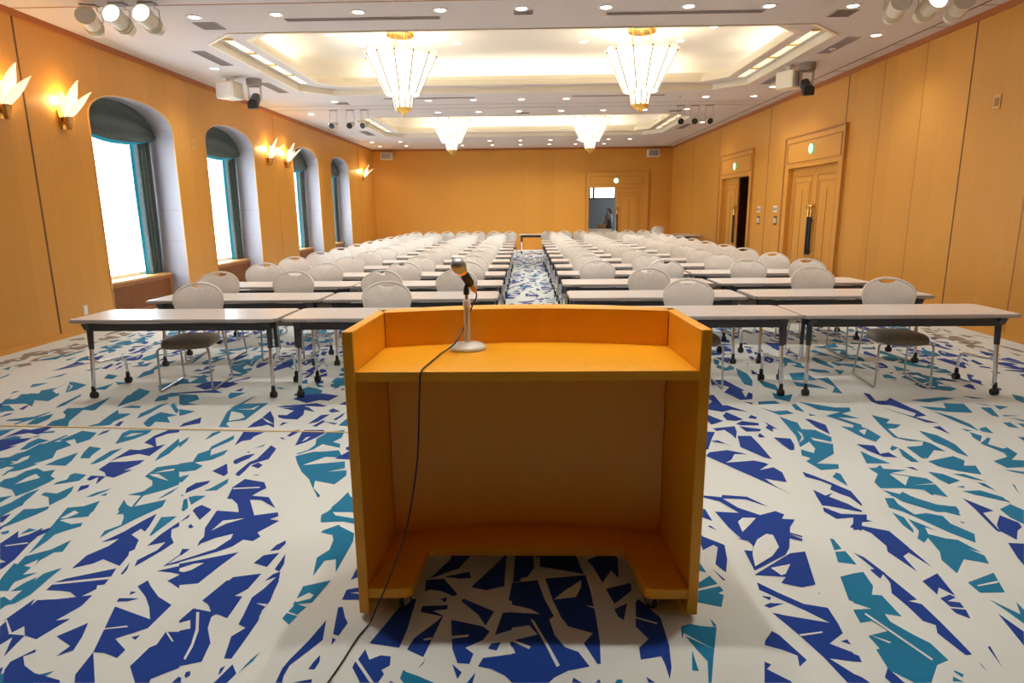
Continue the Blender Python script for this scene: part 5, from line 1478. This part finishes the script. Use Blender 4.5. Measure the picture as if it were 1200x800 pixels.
# ------------------------------------------------------------------ exit signs and wall fittings
def exit_sign(loc, rz, lab, R=.105):
    t = thing('exit_sign', lab, 'exit sign', loc, rz, 'round exit signs')
    rx = Matrix.Rotation(pi / 2, 3, 'X')
    mb = MB(); mb.lathe([(0, 0), (R, 0), (R, .02), (R - .012, .026), (0, .026)], seg=32, mtx=rx); mb.build('housing', 'exit_green', t)
    mb = MB(); mb.lathe([(0, .0262), (R - .014, .0262), (R - .014, .029), (0, .029)], seg=32, mtx=rx); mb.build('face', 'exit_white', t)
    # running figure through a doorway
    s = R / .105
    def P(pts): return [(a * s, b_ * s) for a, b_ in pts]
    mb = MB()
    for poly in ([(-.012, .018), (.016, .024), (.008, -.020), (-.016, -.018)], [(-.014, -.014), (.008, -.016), (-.030, -.055), (-.044, -.050)], [(-.004, -.016), (.012, -.016), (.040, -.036), (.034, -.050), (.016, -.036)],
                 [(.010, .022), (.030, .004), (.046, .012), (.044, .002), (.028, -.008), (.006, .010)], [(-.010, .018), (-.040, .006), (-.044, .014), (-.014, .030)]):
        mb.prism(P(poly), -.032, -.0292, 'Y')
    mb.lathe([(0, .0292), (.012 * s, .0292), (.012 * s, .032), (0, .032)], (.014 * s, 0, .042 * s), 12, rx)
    mb.build('pictogram', 'exit_green', t)
exit_sign((XR - .036, 13.14, 2.70), -pi / 2, 'round green and white exit sign above the double doors nearer the lectern')
exit_sign((XR - .036, 17.80, 2.66), -pi / 2, 'round green and white exit sign above the half-open side doors')
exit_sign((3.55, YB - .036, 2.64), 0, 'round green and white exit sign above the back doors')
def plate(name, loc, rz, w, h, mat, lab, cat, inner=None):
    t = thing(name, lab, cat, loc, rz)
    mb = MB(); mb.box(-w / 2, -.010, -h / 2, w / 2, 0, h / 2, .003); mb.build('plate', mat, t)
    if inner:
        mb = MB()
        for k in range(inner[0]): x = (-w / 2) + w * (k + .5) / inner[0]; mb.box(x - w * .28 / inner[0], -.015, -h * .28, x + w * .28 / inner[0], -.0085, h * .28, .001)
        mb.build('button', inner[1], t)
W = -pi / 2
plate('wall_panel', (XR, 15.93, 1.52), W, .22, .14, 'white', 'small white control panel on the wall near the half-open side doors', 'control panel', (3, 'vent'))
plate('switch_plate', (XR, 15.89, 1.26), W, .16, .20, 'plate_red', 'dark red switch plate below the control panel near the half-open doors', 'switch', (2, 'white'))
plate('wall_panel', (XR, 14.88, 1.53), W, .24, .14, 'white', 'small white control panel on the wall near the closed double doors', 'control panel', (3, 'vent'))
plate('switch_plate', (XR, 14.84, 1.27), W, .17, .20, 'plate_red', 'dark red switch plate below the control panel near the closed doors', 'switch', (2, 'white'))
plate('wall_plate', (XR, 16.05, 2.80), W, .10, .14, 'sill', 'small honey-coloured wall plate high beside the half-open side doors', 'wall plate', (1, 'door_wood'))
plate('wall_plate', (XR, 14.98, 2.79), W, .10, .14, 'sill', 'small honey-coloured wall plate high beside the closed double doors', 'wall plate', (1, 'door_wood'))
plate('wall_plate', (XR, 8.19, 2.79), W, .12, .17, 'sill', 'small honey-coloured wall box high on the movable wall near the lectern end', 'wall plate', (1, 'seam'))
plate('wall_plate', (XL, 11.70, 2.78), -W, .10, .15, 'sill', 'small honey-coloured wall plate high between the first two windows', 'wall plate', (1, 'door_wood'))
plate('wall_socket', (XL, 8.33, .30), -W, .08, .13, 'ivory', 'ivory wall socket low on the wall before the first window', 'socket', (1, 'white'))

# ceiling sensors
for x, y, d in ((4.66, 10.35, 'door side aisle'), (2.35, 14.3, 'door side of the middle'), (3.3, 14.25, 'door side chandelier, aisle end'), (5.0, 15.9, 'door wall')):
    t = thing('ceiling_sensor', 'small white ceiling sensor near the %s' % d, 'sensor', (x, y, H))
    mb = MB(); mb.lathe([(0, 0), (.05, 0), (.05, -.012), (.03, -.02), (0, -.02)], seg=16); mb.build('base', 'white', t, smooth=True)
    mb = MB(); mb.lathe([(0, -.018), (.022, -.02), (.020, -.04), (0, -.046)], seg=12); mb.build('head', 'steel', t, smooth=True)

# ------------------------------------------------------------------ daylight
w = bpy.data.worlds.new('World'); SC.world = w; w.use_nodes = True
bg = w.node_tree.nodes['Background']; bg.inputs['Color'].default_value = (.80, .90, 1.0, 1); bg.inputs['Strength'].default_value = 8.0
for a, b_ in WINS:
    o = light('window_daylight_portal', 'AREA', (XL - .70, (a + b_) / 2, 1.75), 1, (1, 1, 1), shape='RECTANGLE', size=2.4, size_y=b_ - a)
    o.rotation_euler = (0, -pi / 2, 0); o.data.cycles.is_portal = True

# ------------------------------------------------------------------ camera
P_, YW, RO = .2055, .0226, -.0101
fw = Vector((-sin(YW) * cos(P_), cos(YW) * cos(P_), -sin(P_))); rt = Vector((cos(YW), sin(YW), 0)); up = rt.cross(fw)
r2 = rt * cos(RO) + up * sin(RO); u2 = -rt * sin(RO) + up * cos(RO)
cd = bpy.data.cameras.new('Camera'); cam = bpy.data.objects.new('Camera', cd); COL.objects.link(cam)
cd.sensor_width = 36; cd.lens = 740 / 1200 * 36; cd.clip_start = .05; cd.clip_end = 200
mt = Matrix((r2, u2, -fw)).transposed().to_4x4(); mt.translation = Vector((0, 0, CAM_H)); cam.matrix_world = mt
SC.camera = cam
SC.view_settings.view_transform = 'Standard'; SC.view_settings.look = 'None'; SC.view_settings.gamma = 1; SC.view_settings.use_curve_mapping = False
SC.view_settings.exposure = 0.67
SC.cycles.use_denoising = True
SC.cycles.max_bounces = 10; SC.cycles.diffuse_bounces = 6; SC.cycles.transparent_max_bounces = 8
SC.cycles.sample_clamp_indirect = 6; SC.cycles.caustics_reflective = False; SC.cycles.caustics_refractive = False
